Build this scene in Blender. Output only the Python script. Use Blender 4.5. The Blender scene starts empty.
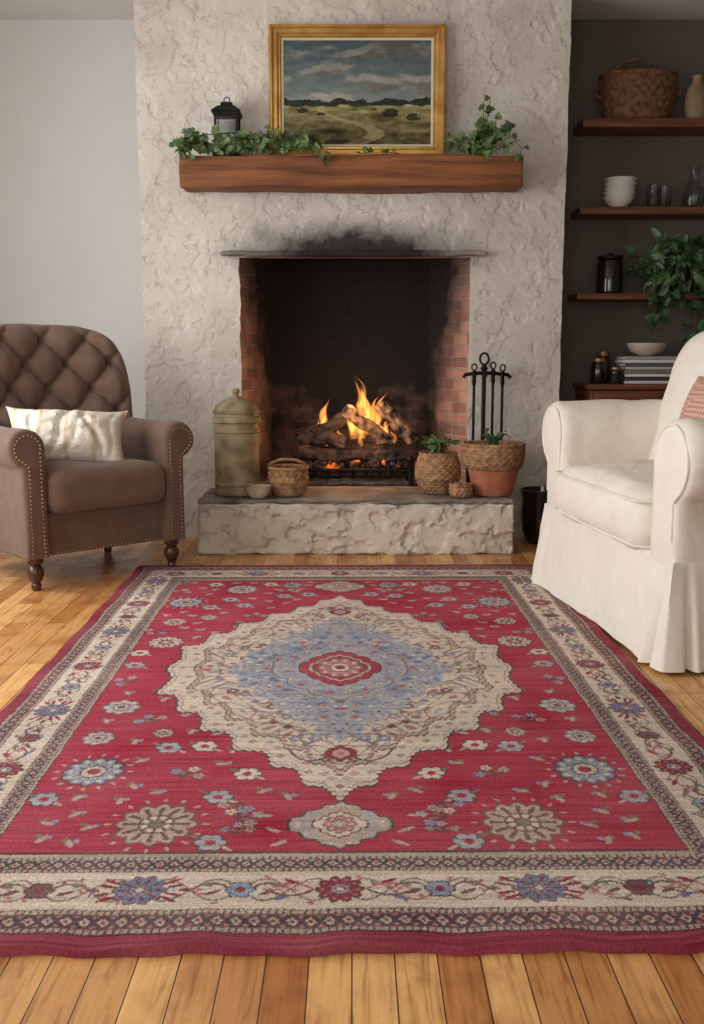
import bpy, bmesh, math, random
import numpy as np
from mathutils import Vector, noise, Matrix, Euler
random.seed(7); np.random.seed(7)
pi=math.pi
def lin(c):
    c=np.array(c,dtype=float)/255.0
    return np.where(c<=0.04045,c/12.92,((c+0.055)/1.055)**2.4)
def L4(c): 
    l=lin(c); return (float(l[0]),float(l[1]),float(l[2]),1.0)
def fn(p,s=1.0,o=3):
    return noise.fractal(Vector((p[0]*s,p[1]*s,p[2]*s)),1.0,2.0,o)

# ---------------------------------------------------------------- materials
def newmat(name):
    m=bpy.data.materials.new(name); m.use_nodes=True
    nt=m.node_tree; b=nt.nodes['Principled BSDF']
    return m,nt,b
def N(nt,t,**k):
    n=nt.nodes.new(t)
    for a,v in k.items(): setattr(n,a,v)
    return n
def ramp(nt,stops):
    r=N(nt,'ShaderNodeValToRGB'); e=r.color_ramp.elements
    while len(e)<len(stops): e.new(0.5)
    for i,(p,c) in enumerate(stops):
        e[i].position=p; e[i].color=c if len(c)==4 else L4(c)
    return r
def mat(name,c1,c2=None,scale=8,rough=.8,bs=60,bump=.2,bd=.01,stretch=(1,1,1),metal=0,spec=.4,lo=.35,hi=.65,sheen=0,trans=0,coat=0,bs2=0,bd2=.02):
    m,nt,b=newmat(name)
    if c2 is None: c2=c1
    tc=N(nt,'ShaderNodeTexCoord'); mp=N(nt,'ShaderNodeMapping'); mp.inputs['Scale'].default_value=stretch
    nt.links.new(tc.outputs['Object'],mp.inputs['Vector'])
    n1=N(nt,'ShaderNodeTexNoise'); n1.inputs['Scale'].default_value=scale; n1.inputs['Detail'].default_value=6
    nt.links.new(mp.outputs[0],n1.inputs['Vector'])
    r=ramp(nt,[(lo,c1),(hi,c2)]); nt.links.new(n1.outputs['Fac'],r.inputs['Fac'])
    nt.links.new(r.outputs[0],b.inputs['Base Color'])
    b.inputs['Roughness'].default_value=rough; b.inputs['Metallic'].default_value=metal
    b.inputs['Specular IOR Level'].default_value=spec
    if sheen: b.inputs['Sheen Weight'].default_value=sheen
    if trans: b.inputs['Transmission Weight'].default_value=trans
    if coat: b.inputs['Coat Weight'].default_value=coat
    last=None
    if bs2:
        n3=N(nt,'ShaderNodeTexNoise'); n3.inputs['Scale'].default_value=bs2; n3.inputs['Detail'].default_value=2; n3.inputs['Distortion'].default_value=1.5
        nt.links.new(mp.outputs[0],n3.inputs['Vector'])
        bq=N(nt,'ShaderNodeBump'); bq.inputs['Strength'].default_value=.5; bq.inputs['Distance'].default_value=bd2
        nt.links.new(n3.outputs['Fac'],bq.inputs['Height']); last=bq
    if bump:
        n2=N(nt,'ShaderNodeTexNoise'); n2.inputs['Scale'].default_value=bs; n2.inputs['Detail'].default_value=5
        nt.links.new(mp.outputs[0],n2.inputs['Vector'])
        bp=N(nt,'ShaderNodeBump'); bp.inputs['Strength'].default_value=bump; bp.inputs['Distance'].default_value=bd
        nt.links.new(n2.outputs['Fac'],bp.inputs['Height'])
        if last: nt.links.new(last.outputs[0],bp.inputs['Normal'])
        last=bp
    if last: nt.links.new(last.outputs[0],b.inputs['Normal'])
    return m
def plaster(name,c1,c2,soot=False,allsoot=0):
    m,nt,b=newmat(name)
    tc=N(nt,'ShaderNodeTexCoord')
    n1=N(nt,'ShaderNodeTexNoise'); n1.inputs['Scale'].default_value=2.2; n1.inputs['Detail'].default_value=8
    n2=N(nt,'ShaderNodeTexNoise'); n2.inputs['Scale'].default_value=40; n2.inputs['Detail'].default_value=7
    n3=N(nt,'ShaderNodeTexNoise'); n3.inputs['Scale'].default_value=8; n3.inputs['Detail'].default_value=9; n3.inputs['Roughness'].default_value=.66; n3.inputs['Distortion'].default_value=.4
    for n in (n1,n2,n3): nt.links.new(tc.outputs['Object'],n.inputs['Vector'])
    r=ramp(nt,[(.3,c1),(.7,c2)]); nt.links.new(n1.outputs['Fac'],r.inputs['Fac'])
    col=r.outputs[0]
    rr=ramp(nt,[(.40,(0,0,0,1)),(.42,(.6,.6,.6,1)),(.60,(.66,.66,.66,1)),(.62,(1,1,1,1))]); nt.links.new(n3.outputs['Fac'],rr.inputs['Fac'])
    ad=N(nt,'ShaderNodeMath',operation='MULTIPLY_ADD'); ad.inputs[1].default_value=.35
    nt.links.new(n2.outputs['Fac'],ad.inputs[0]); nt.links.new(rr.outputs[0],ad.inputs[2])
    bp=N(nt,'ShaderNodeBump'); bp.inputs['Strength'].default_value=.6; bp.inputs['Distance'].default_value=.012
    nt.links.new(ad.outputs[0],bp.inputs['Height']); nt.links.new(bp.outputs[0],b.inputs['Normal'])
    if soot:
        sx=N(nt,'ShaderNodeSeparateXYZ'); nt.links.new(tc.outputs['Object'],sx.inputs[0])
        a=N(nt,'ShaderNodeMath',operation='MULTIPLY'); nt.links.new(sx.outputs[0],a.inputs[0]); a.inputs[1].default_value=.80
        c=N(nt,'ShaderNodeMath',operation='SUBTRACT'); nt.links.new(sx.outputs[2],c.inputs[0]); c.inputs[1].default_value=1.84 if not allsoot else 0
        d=N(nt,'ShaderNodeMath',operation='MULTIPLY'); nt.links.new(c.outputs[0],d.inputs[0]); d.inputs[1].default_value=3.0
        cb=N(nt,'ShaderNodeCombineXYZ'); nt.links.new(a.outputs[0],cb.inputs[0]); nt.links.new(d.outputs[0],cb.inputs[2])
        ln=N(nt,'ShaderNodeVectorMath',operation='LENGTH'); nt.links.new(cb.outputs[0],ln.inputs[0])
        q=N(nt,'ShaderNodeMath',operation='MULTIPLY_ADD'); nt.links.new(n3.outputs['Fac'],q.inputs[0]); q.inputs[1].default_value=-.55; nt.links.new(ln.outputs['Value'],q.inputs[2])
        sr=ramp(nt,[(.0,(.05,.05,.05,1)),(.16,(.38,.38,.38,1)),(.46,(1,1,1,1))]); nt.links.new(q.outputs[0],sr.inputs['Fac'])
        mx=N(nt,'ShaderNodeMix',data_type='RGBA'); nt.links.new(sr.outputs[0],mx.inputs['Factor'])
        mx.inputs['A'].default_value=L4((30,27,25)); nt.links.new(col,mx.inputs['B']); col=mx.outputs['Result']
    nt.links.new(col,b.inputs['Base Color']); b.inputs['Roughness'].default_value=.92; b.inputs['Specular IOR Level'].default_value=.2
    return m
def vcol(name,rough=.95,fine=300,amt=.35,bump=.5,bd=.004):
    m,nt,b=newmat(name)
    at=N(nt,'ShaderNodeAttribute'); at.attribute_name='Col'
    tc=N(nt,'ShaderNodeTexCoord')
    n=N(nt,'ShaderNodeTexNoise'); n.inputs['Scale'].default_value=fine; n.inputs['Detail'].default_value=3
    nt.links.new(tc.outputs['Object'],n.inputs['Vector'])
    r=ramp(nt,[(.3,(1-amt,1-amt,1-amt,1)),(.7,(1+amt*.4,)*3+(1,))]); nt.links.new(n.outputs['Fac'],r.inputs['Fac'])
    mx=N(nt,'ShaderNodeMix',data_type='RGBA',blend_type='MULTIPLY'); mx.inputs['Factor'].default_value=1
    nt.links.new(at.outputs['Color'],mx.inputs['A']); nt.links.new(r.outputs[0],mx.inputs['B'])
    nt.links.new(mx.outputs['Result'],b.inputs['Base Color'])
    bp=N(nt,'ShaderNodeBump'); bp.inputs['Strength'].default_value=bump; bp.inputs['Distance'].default_value=bd
    nt.links.new(n.outputs['Fac'],bp.inputs['Height']); nt.links.new(bp.outputs[0],b.inputs['Normal'])
    b.inputs['Roughness'].default_value=rough; b.inputs['Specular IOR Level'].default_value=.15
    return m
def glass(name,c=(235,240,240),rough=.02):
    m,nt,b=newmat(name); b.inputs['Base Color'].default_value=L4(c); b.inputs['Roughness'].default_value=rough
    b.inputs['Transmission Weight'].default_value=1; b.inputs['IOR'].default_value=1.3
    return m

# ---------------------------------------------------------------- mesh data helpers
def tf(d,loc=(0,0,0),rot=(0,0,0),sc=(1,1,1)):
    if isinstance(sc,(int,float)): sc=(sc,)*3
    Mx=Matrix.Translation(loc)@Euler(rot).to_matrix().to_4x4()@Matrix.Diagonal((*sc,1))
    return ([tuple(Mx@Vector(v)) for v in d[0]],d[1])
def d_box(sx,sy,sz,c=(0,0,0)):
    v=[(c[0]+x*sx/2,c[1]+y*sy/2,c[2]+z*sz/2) for x in(-1,1) for y in(-1,1) for z in(-1,1)]
    return (v,[(0,1,3,2),(4,6,7,5),(0,4,5,1),(2,3,7,6),(0,2,6,4),(1,5,7,3)])
def coords(s,r,step):
    h=s/2; r=min(r,h*.98); a=list(np.linspace(-h,-h+r,5))
    n=max(1,int((s-2*r)/step)); mid=list(np.linspace(-h+r,h-r,n+1))[1:-1]
    return a+mid+[-x for x in reversed(a)]
def d_rbox(sx,sy,sz,r=.03,step=.05,c=(0,0,0),f=None):
    r=min(r,sx/2*.98,sy/2*.98,sz/2*.98)
    X,Y,Z=coords(sx,r,step),coords(sy,r,step),coords(sz,r,step)
    idx={}; V=[]; F=[]
    def vid(p):
        k=(round(p[0],5),round(p[1],5),round(p[2],5))
        if k not in idx:
            idx[k]=len(V)
            h=(sx/2-r,sy/2-r,sz/2-r)
            i=[max(-h[j],min(h[j],p[j])) for j in range(3)]
            d=Vector([p[j]-i[j] for j in range(3)])
            if d.length>1e-9: d=d.normalized()*r
            q=[i[j]+d[j] for j in range(3)]
            if f: q=f(*q)
            V.append((q[0]+c[0],q[1]+c[1],q[2]+c[2]))
        return idx[k]
    def face(A,B,mk):
        for i in range(len(A)-1):
            for j in range(len(B)-1):
                F.append((vid(mk(A[i],B[j])),vid(mk(A[i+1],B[j])),vid(mk(A[i+1],B[j+1])),vid(mk(A[i],B[j+1]))))
    for s in(-1,1):
        face(X,Y,lambda a,b:(a,b,s*sz/2)); face(X,Z,lambda a,b:(a,s*sy/2,b)); face(Y,Z,lambda a,b:(s*sx/2,a,b))
    return (V,F)
def d_lathe(prof,seg=40,rel=None,c=(0,0,0)):
    V=[];F=[]
    for i,(r,z) in enumerate(prof):
        for k in range(seg):
            a=2*pi*k/seg; rr=r
            if rel: rr=r+rel(a,z,i)
            V.append((c[0]+rr*math.cos(a),c[1]+rr*math.sin(a),c[2]+z))
    for i in range(len(prof)-1):
        for k in range(seg):
            k2=(k+1)%seg
            F.append((i*seg+k,i*seg+k2,(i+1)*seg+k2,(i+1)*seg+k))
    if prof[0][0]>1e-3: F.append(tuple(reversed(range(seg))))
    n=len(prof)-1
    if prof[-1][0]>1e-3: F.append(tuple(n*seg+k for k in range(seg)))
    return (V,F)
def d_tube(pts,rad,seg=8,wob=None):
    P=[Vector(p) for p in pts]; n=len(P)
    R=rad if isinstance(rad,(list,tuple)) else [rad]*n
    V=[];F=[]
    t=(P[1]-P[0]).normalized(); up=Vector((0,0,1)) if abs(t.z)<.9 else Vector((1,0,0))
    nrm=(up-t*up.dot(t)).normalized()
    for i in range(n):
        t=(P[min(i+1,n-1)]-P[max(i-1,0)]).normalized()
        nrm=(nrm-t*nrm.dot(t)).normalized(); b=t.cross(nrm)
        for k in range(seg):
            a=2*pi*k/seg; r=R[i]*(1+(wob(i,k) if wob else 0))
            V.append(tuple(P[i]+(nrm*math.cos(a)+b*math.sin(a))*r))
    for i in range(n-1):
        for k in range(seg):
            k2=(k+1)%seg; F.append((i*seg+k,i*seg+k2,(i+1)*seg+k2,(i+1)*seg+k))
    F.append(tuple(reversed(range(seg)))); F.append(tuple((n-1)*seg+k for k in range(seg)))
    return (V,F)
def d_sphere(r,c=(0,0,0),sc=(1,1,1),u=12,v=8):
    prof=[(max(1e-4,r*math.sin(pi*i/v)),-r*math.cos(pi*i/v)) for i in range(v+1)]
    d=d_lathe(prof,u)
    return ([(x*sc[0]+c[0],y*sc[1]+c[1],z*sc[2]+c[2]) for x,y,z in d[0]],d[1])
def d_extr(prof,y0,y1,edge=.02,n=6):
    st=[(y0,edge),(y0+edge*.1,edge*.5),(y0+edge*.4,edge*.15),(y0+edge,0)]
    st+=[(y0+edge+(y1-y0-2*edge)*i/n,0) for i in range(1,n+1)]
    st+=[(y1-edge*.4,edge*.15),(y1-edge*.1,edge*.5),(y1,edge)]
    V=[];F=[];m=len(prof)
    def inset(e):
        out=[]
        for i in range(m):
            a=Vector(prof[i-1]);b=Vector(prof[(i+1)%m]); t=(b-a)
            if t.length<1e-9: out.append(prof[i]); continue
            t.normalize(); out.append((prof[i][0]-t.y*e,prof[i][1]+t.x*e))
        return out
    for y,e in st:
        for (x,z) in inset(e): V.append((x,y,z))
    for i in range(len(st)-1):
        for k in range(m):
            k2=(k+1)%m; F.append((i*m+k,i*m+k2,(i+1)*m+k2,(i+1)*m+k))
    F.append(tuple(range(m))); F.append(tuple((len(st)-1)*m+k for k in range(m)))
    return (V,F)
def d_pillow(w,h,d,n=28,p=4,q=2.0,wf=None,ff=None,bf=None):
    V=[];F=[];idx={}
    def g(i,j,side):
        s=-1+2*i/n; t=-1+2*j/n
        edge= i in(0,n) or j in(0,n)
        k=(i,j,0 if edge else side)
        if k in idx: return idx[k]
        s2=math.sin(s*pi/2); t2=math.sin(t*pi/2)
        th=((1-abs(s2)**p)*(1-abs(t2)**p))**(1/q) if not edge else 0
        x=s2*w; z=t2*h
        if wf: x,z=wf(s2,t2,x,z)
        y=side*d*th
        if side<0 and ff: y+=ff(s2,t2,x,z,th)
        if side>0 and bf: y+=bf(s2,t2,x,z,th)
        idx[k]=len(V); V.append((x,y,z)); return idx[k]
    for side in(-1,1):
        for i in range(n):
            for j in range(n):
                F.append((g(i,j,side),g(i+1,j,side),g(i+1,j+1,side),g(i,j+1,side)))
    return (V,F)
def mk(name,datas,mt,parent=None,loc=(0,0,0),rot=(0,0,0),ang=40,recalc=True):
    if isinstance(datas,tuple): datas=[datas]
    V=[];F=[]
    for d in datas:
        o=len(V); V+=d[0]; F+=[tuple(o+i for i in f) for f in d[1]]
    me=bpy.data.meshes.new(name); me.from_pydata(V,[],F)
    if recalc:
        bm=bmesh.new(); bm.from_mesh(me); bmesh.ops.recalc_face_normals(bm,faces=bm.faces); bm.to_mesh(me); bm.free()
    me.polygons.foreach_set('use_smooth',[True]*len(me.polygons))
    me.set_sharp_from_angle(angle=math.radians(ang))
    me.materials.append(mt)
    o=bpy.data.objects.new(name,me); bpy.context.scene.collection.objects.link(o)
    o.location=loc; o.rotation_euler=rot
    if parent: o.parent=parent
    return o
def empty(name,loc,rot=(0,0,0)):
    o=bpy.data.objects.new(name,None); o.empty_display_size=.1
    bpy.context.scene.collection.objects.link(o); o.location=loc; o.rotation_euler=rot; return o
def T(o,label,cat,group=None):
    o['label']=label; o['category']=cat
    if group: o['group']=group
    return o
def S(o,label):
    o['kind']='structure'; o['label']=label; return o
def dup(o,loc=None,rot=None,parent=None):
    c=o.copy(); bpy.context.scene.collection.objects.link(c)
    if loc is not None: c.location=loc
    if rot is not None: c.rotation_euler=rot
    if parent is not None: c.parent=parent
    for ch in o.children:
        dup(ch,parent=c)
    return c

# ---------------------------------------------------------------- shared materials
M_plaster=plaster('chimney_plaster',(190,182,170),(217,210,199),soot=True)
M_lintel=plaster('sooty_lintel_plaster',(120,112,103),(164,155,144),soot=True,allsoot=1)
M_hplaster=plaster('hearth_plaster',(180,167,149),(214,201,184))
M_wallL=mat('wall_paint_pale_grey',(200,198,192),(204,202,196),scale=2,rough=.9,bs=180,bump=.05)
M_wallR=mat('wall_paint_taupe',(96,88,79),(104,95,85),scale=2,rough=.9,bs=180,bump=.05)
M_ceil=mat('ceiling_paint',(206,205,200),(210,209,205),scale=2,rough=.95,bump=0)
M_trim=mat('trim_paint',(205,203,198),rough=.6,bump=0)
M_slate=mat('hearth_slate',(100,93,84),(148,139,127),scale=5,rough=.75,bs=25,bump=.5,bd=.012)
M_beam=mat('mantel_wood',(84,46,22),(152,94,52),scale=3,rough=.62,bs=8,bump=.7,bd=.016,stretch=(.6,6,9),lo=.3,hi=.7)
M_shelf=mat('shelf_wood',(84,46,27),(126,76,46),scale=3,rough=.5,bs=8,bump=.15,bd=.004,stretch=(.6,6,9))
M_gold=mat('gilt_frame',(190,142,74),(222,178,102),scale=9,rough=.34,bs=45,bump=.25,bd=.004,metal=.7)
M_iron=mat('black_iron',(16,15,15),(32,30,29),scale=20,rough=.5,bs=50,bump=.25,bd=.003,metal=.6)
M_terra=mat('terracotta',(156,92,68),(190,120,92),scale=7,rough=.85,bs=60,bump=.3,bd=.003)
M_wick=mat('wicker_tan',(124,88,58),(176,136,98),scale=30,rough=.8,bs=120,bump=.4,bd=.003)
M_wickd=mat('wicker_dark',(78,52,34),(124,86,58),scale=30,rough=.8,bs=120,bump=.4,bd=.003)
M_leaf=mat('ivy_leaf',(44,68,36),(112,136,78),scale=14,rough=.45,bs=60,bump=.1,bd=.002)
M_leafd=mat('leaf_dark_green',(28,52,30),(76,106,60),scale=9,rough=.45,bs=60,bump=.1,bd=.002)
M_stem=mat('stem_brown',(70,62,36),(92,84,48),scale=10,rough=.8,bump=0)
M_soil=mat('potting_soil',(40,30,22),(62,48,36),scale=60,rough=1,bs=90,bump=.8)
M_white=mat('white_ceramic',(214,208,196),(226,221,210),scale=5,rough=.35,bump=0)
M_brown=mat('brown_upholstery',(100,77,63),(110,86,71),scale=14,rough=.92,bs=240,bump=.25,bd=.003,sheen=.15)
M_slip=mat('white_slipcover_linen',(231,223,209),(235,228,215),scale=12,rough=.95,bs=150,bump=.18,bd=.003,bs2=3.2,bd2=.03)
M_legw=mat('dark_leg_wood',(58,28,18),(92,48,30),scale=6,rough=.35,bump=0,coat=.3)
M_nail=mat('antique_brass',(150,120,84),(190,160,118),scale=6,rough=.4,bump=0,metal=.8)
M_glass=glass('clear_glass')
M_dglass=mat('dark_glass',(20,18,16),(34,30,26),scale=6,rough=.12,bump=0,spec=.7)

# ---------------------------------------------------------------- room shell
CY=6.56; BY=7.1; CZ=3.41
def floor_mat():
    m,nt,b=newmat('oak_floorboards')
    tc=N(nt,'ShaderNodeTexCoord'); sp=N(nt,'ShaderNodeSeparateXYZ'); cb=N(nt,'ShaderNodeCombineXYZ')
    nt.links.new(tc.outputs['Object'],sp.inputs[0]); nt.links.new(sp.outputs[1],cb.inputs[0]); nt.links.new(sp.outputs[0],cb.inputs[1])
    br=N(nt,'ShaderNodeTexBrick'); br.offset=.37; br.inputs['Scale'].default_value=1
    br.inputs['Brick Width'].default_value=.95; br.inputs['Row Height'].default_value=.086
    br.inputs['Mortar Size'].default_value=.0018; br.inputs['Mortar Smooth'].default_value=.5; br.inputs['Bias'].default_value=0
    br.inputs['Color1'].default_value=L4((240,190,124)); br.inputs['Color2'].default_value=L4((186,120,64)); br.inputs['Mortar'].default_value=L4((66,38,20))
    nt.links.new(cb.outputs[0],br.inputs['Vector'])
    mp=N(nt,'ShaderNodeMapping'); mp.inputs['Scale'].default_value=(30,1.8,1); nt.links.new(tc.outputs['Object'],mp.inputs[0])
    n=N(nt,'ShaderNodeTexNoise'); n.inputs['Scale'].default_value=2; n.inputs['Detail'].default_value=10; n.inputs['Roughness'].default_value=.62; n.inputs['Distortion'].default_value=.9; nt.links.new(mp.outputs[0],n.inputs[0])
    r=ramp(nt,[(.30,(.48,.37,.27,1)),(.48,(.92,.88,.83,1)),(.75,(1.1,1.08,1.02,1))]); nt.links.new(n.outputs['Fac'],r.inputs[0])
    n2=N(nt,'ShaderNodeTexNoise'); n2.inputs['Scale'].default_value=6; n2.inputs['Detail'].default_value=8; nt.links.new(tc.outputs['Object'],n2.inputs[0])
    r2=ramp(nt,[(.32,(.62,.50,.40,1)),(.48,(.95,.92,.9,1)),(.6,(1,1,1,1))]); nt.links.new(n2.outputs['Fac'],r2.inputs[0])
    mk_=N(nt,'ShaderNodeMapping'); mk_.inputs['Scale'].default_value=(5,2.2,1); nt.links.new(tc.outputs['Object'],mk_.inputs[0])
    vo=N(nt,'ShaderNodeTexVoronoi'); vo.inputs['Scale'].default_value=1.3; nt.links.new(mk_.outputs[0],vo.inputs['Vector'])
    r3=ramp(nt,[(.02,(.35,.24,.16,1)),(.07,(1,1,1,1))]); nt.links.new(vo.outputs['Distance'],r3.inputs[0])
    prev=br.outputs['Color']
    for o_,f in ((r.outputs[0],.95),(r2.outputs[0],.9),(r3.outputs[0],.8)):
        m1=N(nt,'ShaderNodeMix',data_type='RGBA',blend_type='MULTIPLY'); m1.inputs['Factor'].default_value=f
        nt.links.new(prev,m1.inputs['A']); nt.links.new(o_,m1.inputs['B']); prev=m1.outputs['Result']
    nt.links.new(prev,b.inputs['Base Color'])
    rr=ramp(nt,[(.3,(.40,.40,.40,1)),(.7,(.22,.22,.22,1))]); nt.links.new(n2.outputs['Fac'],rr.inputs[0]); nt.links.new(rr.outputs[0],b.inputs['Roughness'])
    bp=N(nt,'ShaderNodeBump'); bp.inputs['Strength'].default_value=.4; bp.inputs['Distance'].default_value=.003; bp.invert=True
    nt.links.new(br.outputs['Fac'],bp.inputs['Height'])
    bp2=N(nt,'ShaderNodeBump'); bp2.inputs['Strength'].default_value=.15; bp2.inputs['Distance'].default_value=.002
    nt.links.new(n.outputs['Fac'],bp2.inputs['Height']); nt.links.new(bp.outputs[0],bp2.inputs['Normal']); nt.links.new(bp2.outputs[0],b.inputs['Normal'])
    return m
S(mk('floor',d_box(6.4,9.3,.1,(0,2.55,-.05)),floor_mat()),'honey oak plank floor')
S(mk('ceiling',d_box(6.4,9.3,.1,(0,2.55,CZ+.05)),M_ceil),'pale flat ceiling')
S(mk('wall_back_left',d_box(1.75,.1,CZ,(-2.2,BY+.05,CZ/2)),M_wallL),'pale grey painted wall')
S(mk('wall_back_right',d_box(1.75,.1,CZ,(2.2,BY+.05,CZ/2)),M_wallR),'dark taupe painted alcove wall')
S(mk('wall_right',d_box(.1,9.2,CZ,(3.12,2.5,CZ/2)),M_wallR),'taupe side wall')
wl=[d_box(.1,4.1,CZ,(-3.12,-.05,CZ/2)),d_box(.1,1.7,CZ,(-3.12,6.25,CZ/2)),d_box(.1,3.4,.7,(-3.12,3.7,.35)),d_box(.1,3.4,CZ-2.8,(-3.12,3.7,(CZ+2.8)/2))]
S(mk('wall_left',wl,M_wallL),'pale grey wall with a tall window')
wf=[d_box(.06,3.4,.06,(-3.12,3.7,.73)),d_box(.06,3.4,.06,(-3.12,3.7,2.77))]+[d_box(.06,.05,2.1,(-3.12,y,1.75)) for y in (2.03,3.13,4.27,5.37)]+[d_box(.04,3.4,.03,(-3.12,3.7,1.75))]
S(mk('window_1',wf,M_trim),'white framed casement window')
S(mk('baseboard_left',d_rbox(1.7,.02,.14,.006,.5,(-2.2,BY-.011,.07)),M_trim),'painted baseboard')

# chimney breast
OX0,OX1,OZ=-.72,.76,1.815; HZ=.337
def relief(x,z):
    a=fn((x,z,3),1.0,2); b_=fn((x,z,9),4.6,6); c=fn((x,z,5),18,3)
    pl=max(0,min(1,(b_+.02)/.045)); pl=pl*pl*(3-2*pl)
    w=fn((x*1.0,z*1.0,41),3.2,4); cr=max(0,1-abs(w)/.022)      # thin raised trowel ridges
    p3=max(0,min(1,(-fn((x,z,33),7,6)-.26)/.04))
    return .006*a+.0038*pl+.0030*cr*(1 if fn((x,z,50),2,2)>-.05 else 0)-.005*p3+.0012*c
xs=sorted(set([round(v,4) for v in np.linspace(-1.345,OX0,90)]+[round(v,4) for v in np.linspace(OX0,OX1,205)]+[round(v,4) for v in np.linspace(OX1,1.35,86)]))
zs=sorted(set([round(v,4) for v in np.linspace(0,OZ,250)]+[round(v,4) for v in np.linspace(OZ,CZ,220)]))
V=[];F=[]
for z in zs:
    for x in xs:
        d=relief(x,z)
        ex=0
        if x in(xs[0],xs[-1]): ex=.008*fn((x,z,1),3,3)
        gx=x+ex
        if OX0-.03<x<OX0+.001 and z<OZ: gx+=.016*fn((0,z,5),5,4)
        if OX1-.001<x<OX1+.03 and z<OZ: gx+=.016*fn((0,z,8),5,4)
        V.append((gx,CY-d,z))
nx=len(xs)
for j in range(len(zs)-1):
    for i in range(nx-1):
        xm=(xs[i]+xs[i+1])/2; zm=(zs[j]+zs[j+1])/2
        if OX0<xm<OX1 and zm<OZ: continue
        F.append((j*nx+i,j*nx+i+1,(j+1)*nx+i+1,(j+1)*nx+i))
for i,x in ((0,xs[0]),(nx-1,xs[-1])):
    o=len(V)
    for z in zs: V.append((x,BY,z))
    for j in range(len(zs)-1): F.append((j*nx+i,(j+1)*nx+i,o+j+1,o+j))
i0=xs.index(round(OX0,4)); i1=xs.index(round(OX1,4)); jz=zs.index(round(OZ,4))
for i,x in ((i0,OX0),(i1,OX1)):
    o=len(V)
    for z in zs[:jz+1]: V.append((x,CY+.05,z))
    for j in range(jz): F.append((j*nx+i,(j+1)*nx+i,o+j+1,o+j))
S(mk('wall_chimney',(V,F),M_plaster,ang=60,recalc=False),'rough plastered chimney breast')

# firebox
def brick_mat():
    m,nt,b=newmat('firebox_brick')
    uv=N(nt,'ShaderNodeUVMap'); uv.uv_map='UVMap'
    nd=N(nt,'ShaderNodeTexNoise'); nd.inputs['Scale'].default_value=7; nt.links.new(uv.outputs[0],nd.inputs[0])
    vm=N(nt,'ShaderNodeVectorMath',operation='MULTIPLY_ADD'); nt.links.new(nd.outputs['Color'],vm.inputs[0]); vm.inputs[1].default_value=(.022,.022,0); nt.links.new(uv.outputs[0],vm.inputs[2])
    br=N(nt,'ShaderNodeTexBrick'); br.offset=.5; br.inputs['Scale'].default_value=1
    br.inputs['Brick Width'].default_value=.22; br.inputs['Row Height'].default_value=.075; br.inputs['Mortar Size'].default_value=.007
    br.inputs['Mortar Smooth'].default_value=.5
    br.inputs['Color1'].default_value=L4((184,140,122)); br.inputs['Color2'].default_value=L4((132,96,84)); br.inputs['Mortar'].default_value=L4((168,156,144))
    nt.links.new(vm.outputs[0],br.inputs['Vector'])
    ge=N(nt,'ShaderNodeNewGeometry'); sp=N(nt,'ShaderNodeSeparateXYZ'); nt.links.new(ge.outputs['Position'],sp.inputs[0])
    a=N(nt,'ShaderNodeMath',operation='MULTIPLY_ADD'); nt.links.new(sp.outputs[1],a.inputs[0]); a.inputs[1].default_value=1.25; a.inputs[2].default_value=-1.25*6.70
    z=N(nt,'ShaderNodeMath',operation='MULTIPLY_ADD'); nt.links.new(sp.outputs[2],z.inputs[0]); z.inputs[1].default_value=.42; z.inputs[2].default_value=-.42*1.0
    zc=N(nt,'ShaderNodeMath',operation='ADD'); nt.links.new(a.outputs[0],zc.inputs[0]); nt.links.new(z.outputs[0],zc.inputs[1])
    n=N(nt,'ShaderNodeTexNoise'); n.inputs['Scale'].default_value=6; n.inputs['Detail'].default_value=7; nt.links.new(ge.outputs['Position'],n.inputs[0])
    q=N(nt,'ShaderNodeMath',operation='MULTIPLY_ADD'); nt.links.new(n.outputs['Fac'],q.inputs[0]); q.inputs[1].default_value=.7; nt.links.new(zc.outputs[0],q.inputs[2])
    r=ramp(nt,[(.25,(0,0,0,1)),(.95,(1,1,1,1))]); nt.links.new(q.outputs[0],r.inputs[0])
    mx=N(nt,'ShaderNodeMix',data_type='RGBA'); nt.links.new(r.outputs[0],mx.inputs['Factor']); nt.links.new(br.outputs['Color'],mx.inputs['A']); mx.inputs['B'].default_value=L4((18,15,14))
    nt.links.new(mx.outputs['Result'],b.inputs['Base Color']); b.inputs['Roughness'].default_value=.95
    ad=N(nt,'ShaderNodeMath',operation='MULTIPLY_ADD'); nt.links.new(br.outputs['Fac'],ad.inputs[0]); ad.inputs[1].default_value=-1; nt.links.new(n.outputs['Fac'],ad.inputs[2])
    bp=N(nt,'ShaderNodeBump'); bp.inputs['Strength'].default_value=.9; bp.inputs['Distance'].default_value=.010
    nt.links.new(ad.outputs[0],bp.inputs['Height']); nt.links.new(bp.outputs[0],b.inputs['Normal'])
    return m
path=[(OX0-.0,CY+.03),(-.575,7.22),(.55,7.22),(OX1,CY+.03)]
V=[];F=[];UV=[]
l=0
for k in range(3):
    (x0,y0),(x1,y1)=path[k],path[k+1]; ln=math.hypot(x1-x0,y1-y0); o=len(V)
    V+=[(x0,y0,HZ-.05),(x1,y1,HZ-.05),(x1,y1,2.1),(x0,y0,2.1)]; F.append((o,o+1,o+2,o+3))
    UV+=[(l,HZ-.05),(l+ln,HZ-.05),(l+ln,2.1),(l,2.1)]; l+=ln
o=len(V); V+=[(OX0-.05,CY+.03,2.1),(OX1+.05,CY+.03,2.1),(OX1+.05,7.3,2.1),(OX0-.05,7.3,2.1)]; F.append((o,o+1,o+2,o+3)); UV+=[(0,0)]*4
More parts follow.
